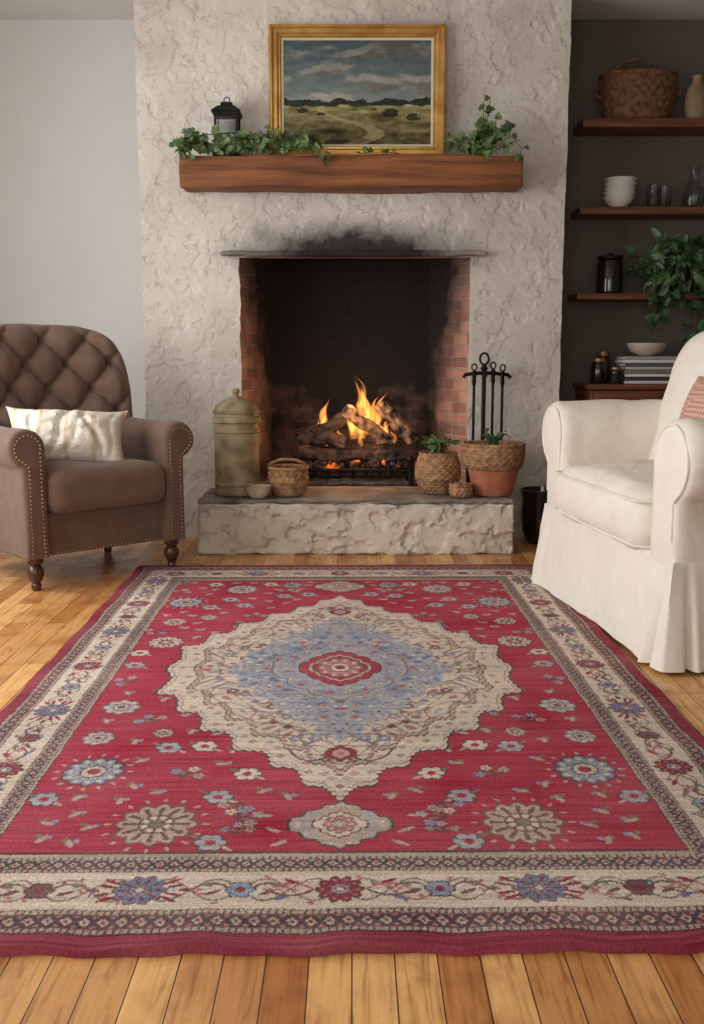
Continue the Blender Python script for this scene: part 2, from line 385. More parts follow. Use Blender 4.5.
o=len(V); V+=[(OX0,CY-.03,HZ-.002),(OX1,CY-.03,HZ-.002),(.55,7.22,HZ-.002),(-.575,7.22,HZ-.002)]; F.append((o,o+1,o+2,o+3)); UV+=[(0,0),(1.4,0),(1.2,.6),(.1,.6)]
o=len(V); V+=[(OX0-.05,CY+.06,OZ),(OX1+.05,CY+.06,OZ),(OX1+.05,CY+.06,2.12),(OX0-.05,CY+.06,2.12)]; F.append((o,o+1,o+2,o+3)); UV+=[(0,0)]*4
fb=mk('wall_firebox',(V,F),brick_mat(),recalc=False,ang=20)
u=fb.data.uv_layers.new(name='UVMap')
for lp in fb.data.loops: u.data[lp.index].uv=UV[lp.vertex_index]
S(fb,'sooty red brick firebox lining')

# hearth
def rough(a,s=4):
    return lambda x,y,z:(x+a*fn((x,y,z),s),y+a*fn((x+7,y,z),s),z+a*.5*fn((x,y+5,z),s))
he=empty('hearth',(.024,6.245,0)); T(he,'raised rough plastered hearth with a grey stone slab top','hearth')
def hb(x,y,z):
    k=relief(x*1.0,z*1.2+9)
    return (x+.012*fn((x,y,z),5),y-(k*3.0 if y<0 else 0),z+.010*fn((x,y,2),7,4))
mk('hearth_base',d_rbox(1.92,.56,.312,.018,.012,(0,.005,.156),hb),M_hplaster,he)
mk('hearth_slab',d_rbox(1.915,.555,.026,.010,.025,(0,.003,.325),lambda x,y,z:(x+.014*fn((x,y,0),5),y+(.030*fn((x*1.3+3,0,z*4),7,5) if y<0 else 0),z+.003*fn((x,y,1),5))),M_slate,he)
T(mk('lintel',d_rbox(1.68,.09,.032,.012,.03,(0,0,0),rough(.016,6)),M_lintel,None,(.01,CY-.03,1.836)),'thin soot-stained plaster ledge above the fireplace opening','lintel')
def bf(x,y,z): return (x+.008*fn((x,y,z),6),y+.012*fn((x*.6,y*3,z*3),4,4),z+.010*fn((x*.6+4,y*3,z*3),4,4))
T(mk('mantel_beam',d_rbox(2.08,.26,.185,.012,.022,(0,0,0),bf),M_beam,None,(-.003,CY-.14,2.302)),'rustic reddish-brown wooden beam mantel shelf','mantel')
MT=2.398

# ---------------------------------------------------------------- framed painting
pf=empty('framed_painting',(.033,6.50,MT+.003),(math.radians(-3),0,0)); T(pf,'gilt-framed landscape painting of fields under a cloudy sky','painting')
W,H=1.09,.80
def frame_data(W,H,prof):
    V=[];F=[];n=len(prof)
    for (sx,sz) in ((-1,0),(1,0),(1,1),(-1,1)):
        for (o,y) in prof:
            V.append((sx*(W/2-o),y,(o if sz==0 else H-o)))
    for c in range(4):
        c2=(c+1)%4
        for k in range(n):
            k2=(k+1)%n; F.append((c*n+k,c2*n+k,c2*n+k2,c*n+k2))
    return (V,F)
mk('gilt_frame',frame_data(W,H,[(0,0),(0,-.03),(.010,-.050),(.022,-.052),(.030,-.040),(.050,-.042),(.062,-.030),(.070,-.032),(.078,-.02),(.078,0)]),M_gold,pf,ang=25)
mk('gilt_bead_trim',[d_sphere(.0065,(x,-.052,z),(1,1,1),6,4) for z in(.016,H-.016) for x in np.linspace(-W/2+.016,W/2-.016,88)]+[d_sphere(.0065,(x,-.052,z),(1,1,1),6,4) for x in(-W/2+.016,W/2-.016) for z in np.linspace(.016,H-.016,64)],M_gold,pf)
mk('linen_slip',frame_data(W-.152,H-.152,[(0,-.012),(.0,-.022),(.014,-.018),(.014,-.012)]) ,mat('slip_cream',(206,194,164),rough=.8,bump=0),pf,loc=(0,0,.076))
cw,chh=W-.18,H-.18; nx,nz=260,180
V=[];F=[];C=[]
for j in range(nz):
    for i in range(nx):
        u_=i/(nx-1); v_=j/(nz-1)
        V.append(((u_-.5)*cw,-.014,.09+v_*chh))
        hz=.40; n1=fn((u_*3.2,v_*6,2),1,6); n2=fn((u_*9,v_*18,6),1,5); n3=fn((u_*34,v_*44,1),1,3)
        if v_>hz:
            k=(v_-hz)/(1-hz)
            base=np.array([128,134,128])*(1-k)+np.array([68,84,92])*k
            cl=max(0,min(1,(n1+.06)*4.0)); sh=max(0,min(1,(fn((u_*3.2,v_*6+.35,2),1,6)+.02)*3))
            c=base*(1-cl*.85)+np.array([172,168,154])*cl*.85*(1-.22*k)
            c=c*(1-.28*sh*cl)+n2*12
        else:
            k=v_/hz
            base=np.array([82,74,46])*(1-k)+np.array([156,144,98])*k
            band=math.sin(v_*60+n1*6+u_*4)
            c=base+band*9+n2*34+n3*14
            pth=abs(u_-.42-.18*math.sin(v_*14)-.1*(hz-v_))
            if pth<.012+(hz-v_)*.16: c=c*.35+np.array([178,164,124])*.65
            for (tu,tv,tr) in ((.12,.33,.05),(.25,.30,.035),(.72,.31,.06),(.88,.27,.05),(.60,.34,.03)):
                if ((u_-tu)/tr)**2+((v_-tv)/(tr*.55))**2<1+n2*2.2: c=np.array([52,58,38])+n3*20
            sh=max(0,fn((u_*5,v_*20,11),1,4)); c=c*(1-.5*sh)
        tl=hz+.025+.05*fn((u_*9,1,1),1,5)+.05*max(0,u_-.55)*(1 if u_<.95 else .8)+.03*max(0,.2-u_)*3
        if hz-.025+.02*n2<v_<tl: c=np.array([44,52,42])+n3*18
        C.append(np.clip(c,10,255))
for j in range(nz-1):
    for i in range(nx-1): F.append((j*nx+i,j*nx+i+1,(j+1)*nx+i+1,(j+1)*nx+i))
cv=mk('painted_canvas',(V,F),vcol('oil_paint',rough=.5,fine=90,amt=.15,bump=.2,bd=.002),pf,recalc=False)
ca=cv.data.color_attributes.new('Col','FLOAT_COLOR','POINT')
A=np.ones((len(V),4)); A[:,:3]=lin(np.array(C)); ca.data.foreach_set('color',A.ravel().astype(np.float32))

# ---------------------------------------------------------------- rug
def build_rug():
    NU,NV=900,1460; hw,hl=1.145,1.875
    us=np.linspace(-hw,hw,NU); vs=np.linspace(-hl,hl,NV)
    U,Vv=np.meshgrid(us,vs); C=np.zeros((NV,NU,3))
    RED=(172,42,68); RED2=(142,42,60); PINK=(184,112,116); BEI=(214,198,178); BEI2=(186,166,146); DK=(80,64,70); BR=(118,82,82); TAN=(156,128,114); BLU=(140,152,168); BLU2=(98,114,142); GRY=(170,168,170); GRN=(118,120,102); WINE=(106,32,48)
    rng=np.random.RandomState(3)
    def wn(cx,cy,r,ry=None):
        ry=ry or r
        i0=max(0,int((cx-r+hw)/(2*hw)*(NU-1))-1); i1=min(NU,int((cx+r+hw)/(2*hw)*(NU-1))+3)
        j0=max(0,int((cy-ry+hl)/(2*hl)*(NV-1))-1); j1=min(NV,int((cy+ry+hl)/(2*hl)*(NV-1))+3)
        return (slice(j0,j1),slice(i0,i1))
    def ell(cx,cy,a,b,ang,col):
        m=max(a,b); s=wn(cx,cy,m)
        x=U[s]-cx;y=Vv[s]-cy; c,sn=math.cos(ang),math.sin(ang)
        q=((x*c+y*sn)/a)**2+((-x*sn+y*c)/b)**2
        C[s][q<1]=col
    def rosette(cx,cy,r,n,cols,k=1.12,rot=0):
        s=wn(cx,cy,r*1.05,r*k*1.05); x=(U[s]-cx)/r; y=(Vv[s]-cy)/(r*k)
        R=np.hypot(x,y); a=np.arctan2(y,x)+rot; e=.78+.22*np.abs(np.cos(n*a/2)); c=C[s]
        c[R<e]=cols[0]; c[R<e*.90]=cols[1]
        c[(R<e*.78)&(R>.40)&(np.cos(n*a)>.45)]=cols[2]
        c[(R<e*.62)&(R>.40)&(np.cos(n*a)>.8)]=cols[0]
        c[(R<.42)]=cols[0]; c[(R<.36)]=cols[3]; c[(R<.36)&(np.cos(8*a)>.5)&(R>.2)]=cols[2]; c[R<.2]=cols[0]; c[R<.15]=cols[4]
    def line(pts,w,col):
        for (x,y) in pts: ell(x,y,w,w,0,col)
    def curve(p0,p1,p2,w,col,n=None):
        L=math.dist(p0,p1)+math.dist(p1,p2); n=n or max(4,int(L/(w*.9)))
        line([((1-t)**2*p0[0]+2*t*(1-t)*p1[0]+t*t*p2[0],(1-t)**2*p0[1]+2*t*(1-t)*p1[1]+t*t*p2[1]) for t in np.linspace(0,1,n)],w,col)
    def small(cx,cy,r,c1,c2,c3=DK,n=5,rot=0):
        for k in range(n):
            a=rot+2*pi*k/n; ell(cx+r*.62*math.cos(a),cy+r*.68*math.sin(a),r*.43,r*.43,0,c3)
        for k in range(n):
            a=rot+2*pi*k/n; ell(cx+r*.60*math.cos(a),cy+r*.66*math.sin(a),r*.33,r*.33,0,c1)
        ell(cx,cy,r*.3,r*.32,0,c2)
    def sprig(cx,cy,s,ang,bg):
        for k,(l,da) in enumerate(((1,0),(.8,.9),(.8,-.9))):
            ex=cx+s*l*math.cos(ang+da); ey=cy+s*l*math.sin(ang+da)
            curve((cx,cy),((cx+ex)/2+s*.15*math.sin(ang),(cy+ey)/2),(ex,ey),.0033,DK)
            small(ex,ey,s*.3,[bg,BLU,BEI2][k],PINK)
        for da in(.45,-.45): ell(cx+s*.5*math.cos(ang+da),cy+s*.5*math.sin(ang+da),s*.2,s*.07,ang+da,GRN)
    def pmask(nodes,sx,sy,cx=0,cy=0):
        P=[(cx+a*sx,cy+b*sy) for a,b in nodes]
        s=wn(cx,cy,sx*1.1,sy*1.1); x=U[s];y=Vv[s]; ins=np.zeros(x.shape,bool)
        for i in range(len(P)):
            x0,y0=P[i];x1,y1=P[i-1]
            if y0==y1: continue
            ins^=((y0>y)!=(y1>y))&(x<(x1-x0)*(y-y0)/(y1-y0)+x0)
        return s,ins
    def poly(nodes,sx,sy,col,cx=0,cy=0):
        s,ins=pmask(nodes,sx,sy,cx,cy); C[s][ins]=col; return s,ins
    def scallop(nodes,bul,zig=0):
        q=[]
        for (a,b) in zip(nodes[:-1],nodes[1:]):
            dx,dy=b[0]-a[0],b[1]-a[1]; L=math.hypot(dx,dy)
            ts=np.linspace(0,1,7)[:-1] if not zig else np.linspace(0,1,2*max(2,int(L/.04))+1)[:-1]
            for i,t in enumerate(ts):
                h=bul*math.sin(pi*t)*L+(zig if i%2 else 0)
                q.append((a[0]+dx*t-dy/L*h,a[1]+dy*t+dx/L*h))
        q.append(nodes[-1])
        full=q+[(x,-y) for x,y in reversed(q[:-1])]
        full=full+[(-x,y) for x,y in reversed(full[1:-1])]
        return full
    def lace(s,ins,k,colA,colB,colC,w=.10,cy=0):
        x=np.abs(U[s])*k; y=np.abs(Vv[s]-cy)*k*.85; c=C[s]
        f=np.sin(x+1.7*np.sin(y*.46+.6))*np.cos(y+1.6*np.sin(x*.52))
        g=np.sin(x*.5+1.1*np.sin(y*.33))*np.cos(y*.5+.8)
        c[ins&(np.abs(f)<w)&(g>-.55)]=colA
        c[ins&(f>.82)]=colB
        c[ins&(f<-.84)]=colC
        c[ins&(np.abs(f-.9)<.03)]=colA
    du=hw-np.abs(U); dv=hl-np.abs(Vv)
    eu=np.interp(du,[0,.045,.105,.238,.288,1.2],[0,1,2,3,4,8]); ev=np.interp(dv,[0,.058,.150,.310,.380,2],[0,1,2,3,4,8])
    e=np.minimum(eu,ev); along=np.where(eu<ev,Vv,U)
    C[:]=RED
    C[e<4]=DK; C[e<3]=BEI; C[e<2]=DK; C[e<1]=RED2
    fr=e-np.floor(e)
    for b_ in (1,3):
        band=(np.floor(e)==b_)
        core=band&(fr>.24)&(fr<.76)
        per=.040 if b_==1 else .034
        t=np.abs((along/per)%1-.5)*2; g=np.abs((fr-.24)/.52-.5)*2
        C[core&(g*.9+t<.66)]=BEI2
        C[core&(g*.9+t<.30)]=RED2
        C[core&(np.abs(g*.9-.75)+(1-t)<.36)]=PINK if b_==1 else GRY
        t3=np.abs((along/.016)%1-.5)*2
        C[band&(np.abs(fr-.12)<.09)&(t3>.3)]=BEI2
        C[band&(np.abs(fr-.88)<.09)&(t3>.3)]=BEI2
        C[band&(np.abs(fr-.22)<.025)]=BR; C[band&(np.abs(fr-.78)<.025)]=BR
    C[(e>.92)&(e<1.0)]=WINE
    C[(e>=4)&(e<4.035)]=BEI2; C[(e>=4.035)&(e<4.06)]=DK
    mb=(e>2.10)&(e<2.90); vv=np.sin(along*28)*.28+.5
    C[mb&(np.abs(fr-vv)<.026)]=TAN
    C[mb&(np.abs(fr-(1-vv))<.022)]=GRN
    for k in range(300):
        a_=-1.75+k*.0117*1.0
        for (sgn) in (-1,1):
            q=math.sin(a_*28)*.28+.5
            if k%3==0 and abs(a_)<1.05:
                y=sgn*(hl-.15-.16*q); ell(a_,y+.012*(1 if k%2 else -1),.010,.005,k,[PINK,BLU2,BR][k%3 if k%2 else (k//3)%3])
            if k%3==1:
                x=sgn*(hw-.105-.133*q); ell(x+.010*(1 if k%2 else -1),a_,.005,.010,k,[PINK,BLU2,BR][(k//3)%3])
    pts=[(.47,-1.325,.112,'b'),(.71,-.995,.094,'l'),(.745,-.46,.068,'g'),(.757,-.74,.054,'g'),(.73,.32,.078,'r'),(.75,1.0,.09,'l'),(.5,1.27,.085,'g'),(.745,.64,.055,'r'),(.25,1.36,.055,'l'),(.60,.72,.04,'g'),(.56,-.70,.035,'r')]
    med=[(0,1),(.035,.95),(.07,.92),(.15,.91),(.165,.85),(.20,.81),(.30,.80),(.315,.74),(.36,.70),(.49,.69),(.505,.61),(.55,.56),(.67,.555),(.685,.46),(.73,.41),(.83,.405),(.845,.31),(.88,.26),(.985,.245),(.955,.17),(.94,.10),(1.0,0)]
    M1=scallop(med,.0,.010)
    for sx in(-1,1):
        for (x,y,r,kd) in pts:
            cols={'b':[BR,BEI2,BR,BEI,GRN],'l':[DK,BLU,BEI,BEI2,RED],'g':[BR,GRY,BEI,BEI2,BR],'r':[DK,BEI,BR,PINK,BEI]}[kd]
            rosette(sx*x,y,r,12 if r>.07 else 8,cols)
        for (x,y,r) in ((.47,-1.325,.112),(.71,-.995,.094),(.75,1.0,.09)):
            for a in np.arange(0,2*pi,pi/8): ell(sx*x+r*1.12*math.cos(a),y+r*1.25*math.sin(a),.010,.005,a,BEI2)
    placed=[(p[0],p[1],p[2]) for p in pts]+[(0,-1.34,.15),(0,1.36,.15)]
    cnt=0; tries=0
    while cnt<72 and tries<14000:
        tries+=1; x=rng.uniform(.04,.81); y=rng.uniform(-1.43,1.43); r=rng.choice([.06,.045,.030])
        if abs(x)/.74+abs(y)/1.26<1.08 and abs(x)<.74: continue
        if any(math.hypot(x-a,(y-b)*.85)<r+c+.014 for a,b,c in placed): continue
        placed.append((x,y,r)); cnt+=1
        c1=[BEI,GRY,BEI2,BLU][rng.randint(4)]; ang=rng.uniform(0,2*pi); 
        for sx in(-1,1):
            aa=ang if sx>0 else pi-ang
            if r>=.06: sprig(sx*x-.02*math.cos(aa),y-.02*math.sin(aa),.064,aa,c1)
            elif r>.04: small(sx*x,y,.042,c1,RED,DK,6); ell(sx*(x+.042),y+.03,.018,.006,.7*sx,GRN); ell(sx*(x-.042),y-.03,.018,.006,.7*sx,BEI2)
            else:
                ell(sx*x,y,.022,.009,aa,BEI2); ell(sx*(x+.014),y+.018,.014,.006,-aa,GRN); ell(sx*(x-.016),y+.010,.009,.009,0,BLU)
    for sy in(-1,1):
        P=scallop([(0,1),(.12,.84),(.34,.80),(.42,.62),(.66,.54),(.74,.32),(.94,.26),(1,0)],.0,.012)
        poly(P,.14,.14,DK,0,sy*1.33); s,i_=poly(P,.130,.130,BEI2,0,sy*1.33); lace(s,i_,60,GRY,BEI,PINK,.25,sy*1.33)
        poly(P,.075,.08,BR,0,sy*1.33); poly(P,.068,.072,BEI,0,sy*1.33); rosette(0,sy*1.33,.045,8,[BR,PINK,BEI,GRY,BEI])
        for sx in(-1,1):
            for k,(dx,dy) in enumerate(((.17,.03),(.2,-.05),(.15,.1))):
                ell(sx*dx,sy*(1.33+dy),.026,.008,sx*sy*.6*(k-1),BEI2)
            sprig(sx*.27,sy*1.2,.06,pi/2*sy+.3*sx,BEI); sprig(sx*.26,sy*1.38,.05,-pi/2*sy,GRY)
    a,b=.67,1.175; cy=-.03
    poly(M1,a,b,DK,0,cy); poly(M1,a*.984,b*.988,BEI,0,cy); poly(M1,a*.966,b*.972,TAN,0,cy); s,i1=poly(M1,a*.958,b*.965,BEI,0,cy)
    M1b=scallop(med,0,.012)
    for i in range(0,len(M1),4):
        x,y=M1[i]; small(x*a*.90,cy+y*b*.912,.013,[PINK,BLU,BR][(i//4)%3],BEI,TAN,4)
    poly(M1b,a*.840,b*.855,BR,0,cy); poly(M1b,a*.830,b*.845,BEI2,0,cy); poly(M1b,a*.808,b*.823,BR,0,cy); s,ins=poly(M1b,a*.800,b*.816,BEI,0,cy)
    lace(s,ins,38,TAN,PINK,GRY,.10,cy)
    rg=np.random.RandomState(8); pl2=[]
    for q in range(1200):
        x=rg.uniform(.0,a*.8); y=rg.uniform(-b*.8,b*.8)
        if x/(a*.80)+abs(y)/(b*.83)>1: continue
        if any(math.hypot(x-p,y-o)<.058 for p,o in pl2): continue
        pl2.append((x,y)); k=len(pl2)
        for sx in(-1,1):
            if x<.03 and sx<0: continue
            xx=sx*x if x>.03 else 0
            small(xx,cy+y,[.024,.017,.020][k%3],[PINK,BLU,BR,RED2,GRY][k%5],[BEI,RED2,BEI2][k%3],[TAN,BR][k%2],[5,6,4][k%3],k)
            curve((xx,cy+y+.02),(xx+sx*.03,cy+y+.045),(xx+sx*.055,cy+y+.025),.0026,BR)
            ell(xx-sx*.026,cy+y-.024,.015,.005,.8*sx,GRN if k%2 else TAN)
    for sy in(-1,1):
        P=scallop([(0,1),(.3,.62),(.75,.5),(1,0)],.2)
        poly(P,.050,.07,BR,0,cy+sy*.84); poly(P,.043,.06,RED2,0,cy+sy*.84); poly(P,.026,.038,BEI2,0,cy+sy*.84); ell(0,cy+sy*.84,.011,.015,0,PINK)
        for sx in(-1,1):
            curve((sx*.05,cy+sy*.88),(sx*.12,cy+sy*.93),(sx*.16,cy+sy*.80),.004,DK); ell(sx*.10,cy+sy*.76,.024,.008,.6*sx*sy,BLU2)
    M2=scallop([(0,1),(.06,.90),(.16,.88),(.19,.78),(.33,.76),(.37,.64),(.52,.61),(.56,.47),(.70,.44),(.73,.30),(.88,.27),(.90,.12),(1.0,0)],.0,.022)
    a2,b2=.42,.74
    poly(M2,a2,b2,GRY,0,cy); s,ins=poly(M2,a2*.975,b2*.975,BLU,0,cy)
    lace(s,ins,50,GRY,BEI,BLU2,.34,cy)
    rg=np.random.RandomState(5); pl2=[]
    for q in range(2200):
        x=rg.uniform(.0,a2*1.04); y=rg.uniform(-b2*1.04,b2*1.04)
        if x/(a2*1.07)+abs(y)/(b2*1.07)>1: continue
        if any(math.hypot(x-p,y-o)<.036 for p,o in pl2): continue
        pl2.append((x,y)); k=len(pl2); ed=x/a2+abs(y)/b2
        for sx in(-1,1):
            small(sx*x,cy+y,[.016,.019,.012][k%3],[GRY,BEI,BLU2,BEI2,PINK][k%5] if ed<.85 else [BLU,GRY,BEI][k%3],[BR,RED2,BEI][k%3],[BLU2,TAN,BLU2][k%3] if ed<.85 else GRY,5,k)
    M3=scallop([(0,1),(.14,.88),(.36,.82),(.46,.66),(.68,.58),(.76,.36),(.94,.26),(1,0)],.12)
    poly(M3,.26,.375,BLU2,0,cy); poly(M3,.252,.365,BEI2,0,cy); s,i_=poly(M3,.242,.35,BLU,0,cy); lace(s,i_,70,GRY,BEI2,PINK,.35,cy)
    for q in range(20):
        t=2*pi*(q+.5)/20; small(.200*math.cos(t),cy+.286*math.sin(t),.016,[PINK,BEI][q%2],RED2,BLU2,5)
    poly(M3,.168,.236,GRY,0,cy); poly(M3,.160,.225,DK,0,cy); poly(M3,.151,.214,RED,0,cy); poly(M3,.125,.175,DK,0,cy); poly(M3,.119,.168,BEI2,0,cy); poly(M3,.107,.152,RED2,0,cy)
    rosette(0,cy,.098,10,[BR,PINK,BEI,BEI,RED2],k=1.35)
    def motif(x,y,kind,ang):
        ca_,sa_=math.cos(ang),math.sin(ang)
        def w_(p,q): return (x+ca_*p-sa_*q,y+sa_*p+ca_*q)
        if kind=='blue':
            for s_ in(-1,1):
                for d in (-.75,-.35,.35,.75):
                    px,py=w_(s_*(.085-abs(d)*.02),d*.05); ell(px,py,.022,.006,ang+d*s_*.8,RED2)
                px,py=w_(s_*.105,0); ell(px,py,.016,.008,ang,BR)
            rosette(x,y,.064,10,[BR,(108,134,156),RED2,BLU,BEI],k=1.0)
        elif kind=='red':
            rosette(x,y,.058,10,[DK,RED2,PINK,BLU,BEI],k=1.0)
            for s_ in(-1,1):
                curve(w_(s_*.06,0),w_(s_*.11,.05),w_(s_*.16,.0),.0042,PINK); curve(w_(s_*.06,0),w_(s_*.11,-.05),w_(s_*.17,-.0),.0042,BR)
                px,py=w_(s_*.11,.035); ell(px,py,.02,.007,ang+.5*s_,RED2); px,py=w_(s_*.13,-.035); ell(px,py,.016,.006,ang-.5*s_,BLU2)
        else:
            small(x,y,.034,BLU if kind=='s1' else BR,RED2,DK,6)
            for s_ in(-1,1):
                curve(w_(s_*.03,.01),w_(s_*.07,.05),w_(s_*.11,.0),.0036,BR)
                px,py=w_(s_*.062,-.012); ell(px,py,.022,.007,ang+.5,BR)
                px,py=w_(s_*.075,.02); ell(px,py,.014,.006,ang-.5,GRN)
                px,py=w_(s_*.10,0); small(px,py,.014,PINK,BEI,BR,4)
    seq=['red','s1','blue','s2']
    for sy in(-1,1):
        y=sy*(hl-.23)
        for k in range(-4,5): motif(k*.225,y,seq[abs(k)%4],0)
    for sx in(-1,1):
        x=sx*(hw-.172)
        for k in range(-6,7): motif(x,k*.245,seq[abs(k)%4],pi/2)
    jj,ii=np.indices((NV,NU))
    wob=1.2*np.sin(jj/23.0)+0.8*np.sin(jj/7.3+1)
    mj=(rng.rand(NV,NU)<.5)
    jj2=np.clip(jj+rng.randint(-1,2,(NV,NU))*mj,0,NV-1); ii2=np.clip(ii+np.round(wob*.4).astype(int)+rng.randint(-1,2,(NV,NU))*mj,0,NU-1)
    C=C[jj2,ii2]
    Lc=lin(C)
    ab=np.repeat((1+.07*np.convolve(rng.randn(NV+20),np.ones(9)/3,'same')[10:-10])[:,None],NU,1)
    st=rng.randn(NV,18); st=(st+np.roll(st,1,0))/1.4; from_i=np.linspace(0,17,NU)
    st=np.array([np.interp(from_i,range(18),r) for r in st])
    low=rng.randn(30,20); from_j=np.linspace(0,29,NV); from_i=np.linspace(0,19,NU)
    lo=np.array([np.interp(from_i,range(20),r) for r in low]); lo=np.array([np.interp(from_j,range(30),lo[:,k]) for k in range(NU)]).T
    Lc=Lc*(ab*(1+.05*lo)*(1+.10*st)*(1+.13*rng.randn(NV,NU)))[:,:,None]
    fade=np.clip(.10+.04*lo+.03*st,0,.22)[:,:,None]
    Lc=Lc*(1-fade)+fade*np.array(lin((190,160,156)))
    Lc=np.clip(Lc,0.004,.9)
    Z=.013+.0014*rng.rand(NV,NU)
    Xg=U.copy(); Yg=Vv.copy()
    edge=np.minimum(du,dv)
    Z=np.where(edge<.002,.001,Z)
    w=.005*np.sin(U*17)+.003*np.sin(U*41+1)
    Yg=Yg+np.where(Vv<0,w,-w*.5)*np.clip(1-dv/.25,0,1)
    Xg=Xg+(.005*np.sin(Vv*13))*np.clip(1-du/.2,0,1)
    Z=Z+np.clip(1-dv/.09,0,1)*.005*(1+np.sin(U*17+1))*(edge>.002)*(Vv<0)
    P=np.stack([Xg,Yg,Z],-1).reshape(-1,3)
    me=bpy.data.meshes.new('area_rug')
    nf=(NU-1)*(NV-1); j,i=np.indices((NV-1,NU-1)); b0=(j*NU+i).ravel()
    Fi=np.stack([b0,b0+1,b0+NU+1,b0+NU],-1)
    me.vertices.add(len(P)); me.vertices.foreach_set('co',P.ravel().astype(np.float32))
    me.loops.add(nf*4); me.loops.foreach_set('vertex_index',Fi.ravel().astype(np.int32))
    me.polygons.add(nf); me.polygons.foreach_set('loop_start',(np.arange(nf)*4).astype(np.int32))
    me.update(calc_edges=True); me.validate()
    ca=me.color_attributes.new('Col','FLOAT_COLOR','POINT')
    A=np.ones((NU*NV,4)); A[:,:3]=Lc.reshape(-1,3); ca.data.foreach_set('color',A.ravel().astype(np.float32))
    me.polygons.foreach_set('use_smooth',[True]*nf)
    me.materials.append(vcol('wool_pile',fine=260,amt=.32,bump=.6,bd=.004))
    o=bpy.data.objects.new('area_rug',me); bpy.context.scene.collection.objects.link(o)
    o.location=(-.0465,3.735,0); o.rotation_euler=(0,0,math.radians(.69))
    T(o,'large faded crimson wool rug with cream and blue floral medallion','rug')
build_rug()

# ---------------------------------------------------------------- armchairs
def arm_profile(t,zb,cz,r,off,side):
    cx=-off
    a0=-math.acos(max(-1,min(1,(t-cx)/r)))if abs((t-cx)/r)<1 else -.2
    c1=(-t-cx)/r; a1=2*pi-math.acos(max(-1,min(1,c1)))
    P=[(t,zb),(t,zb+(cz-zb)*.33),(t,zb+(cz-zb)*.66)]
    for k in range(25):
        a=a0+(a1-a0)*k/24; P.append((cx+r*math.cos(a),cz+r*math.sin(a)))
    P+=[(-t,zb+(cz-zb)*.5),(-t,zb)]
    if side>0: P=[(-x,z) for x,z in reversed(P)]
    return P
def inset_path(P,e):
    m=len(P); seg=[Vector(p) for p in P]; ins=[]
    for i in range(m):
        t=(seg[(i+1)%m]-seg[i-1])
        t=t.normalized() if t.length>0 else Vector((1,0))
        ins.append(seg[i]+Vector((-t.y,t.x))*e)
    return ins

bc=empty('tufted_armchair',(-1.566,5.57,0),(0,0,math.radians(42)))
T(bc,'brown tufted armchair with rolled arms, nailhead trim and turned legs','armchair')
mk('seat_base',d_rbox(.84,.74,.24,.03,.08,(0,.02,.285)),M_brown,bc)
def crown(h,sx,sy,n_=.004):
    return lambda x,y,z:(x,y,z+(h*(1-(2*x/sx)**2)*(1-(2*y/sy)**2) if z>0 else 0)+n_*fn((x,y,z),5))
mk('seat_cushion',d_rbox(.69,.77,.225,.075,.03,(0,-.075,.505),crown(.04,.69,.77,.010)),M_brown,bc)
for s in(-1,1):
    P=arm_profile(.06,.17,.735,.098,.035,s)
    P2=d_extr(P,-.42,.36,.025,12)
    V2=[(x+.004*fn((x,y,z),6),y+.003*fn((x+3,y,z),5),z+.008*fn((x,y*1.5,z),5)) for x,y,z in P2[0]]
    ao=mk('arm',(V2,P2[1]),M_brown,bc,loc=(s*.408,0,0),ang=60)
    ins=inset_path(P,.030); m=len(P)
    heads=[];acc=0
    for i in range(m-1):
        a,b=ins[i],ins[i+1]; L=(b-a).length
        while acc<L:
            p=a+(b-a)*(acc/L); heads.append(d_sphere(.0052,(p.x,-.4225,p.y),(1,.6,1),6,4)); acc+=.021
        acc-=L
    nh=mk('nailhead_trim',heads,M_nail,ao); nh['label']='row of antique brass nailheads'; nh['kind']='stuff'
nh=mk('base_nailhead_trim',[d_sphere(.0052,(x,-.353,.18),(1,.6,1),6,4) for x in np.linspace(-.34,.34,32)]+[d_sphere(.0052,(s*.470,y,.185),(.6,1,1),6,4) for s in(-1,1) for y in np.linspace(-.40,.34,34)],M_nail,bc); nh['label']='row of antique brass nailheads'; nh['kind']='stuff'
Wb,Hb,cz=.48,.45,.935
al,bl=.25,.29
def wfun(s,t,x,z):
    k=1-.09*max(0,t)**2.0-.06*max(0,-t)
    return x*k*(1-.12*max(0,t)**8)+.006*fn((0,z,1),4), z-.055*max(0,t)*abs(s)**2.6-.04*max(0,t)*abs(s)**8+.006*fn((x,0,2),4)
def ffun(s,t,x,z,th):
    xx=x+.010*fn((x,z,4),4); zz=z+.010*fn((x,z,7),4)
    p=xx/al+(zz-.05)/bl; q=xx/al-(zz-.05)/bl
    A_=abs(math.sin(pi*p)); B_=abs(math.sin(pi*q)); puff=(A_*B_)**.45
    btn_=math.exp(-((A_**2+B_**2)/.10))
    fade=min(1,(1-abs(s))*5)*min(1,(1-abs(t))*4)
    lowf=max(0,min(1,(z+.30)/.10))
    return (.038-.072*puff+.042*btn_)*fade*lowf+.005*fn((x,z,9),6)*th
tb=d_pillow(Wb,Hb,.115,n=110,p=5,q=2.2,wf=wfun,ff=ffun)
lean=math.radians(-13)
def curveback(v):
    x,y,z=v; return (x,y-.15*(x/Wb)**2,z)
tb=([curveback(v) for v in tb[0]],tb[1])
bk=mk('backrest',tb,M_brown,bc,loc=(0,.33,cz),rot=(lean,0,0),ang=80)
btn=None
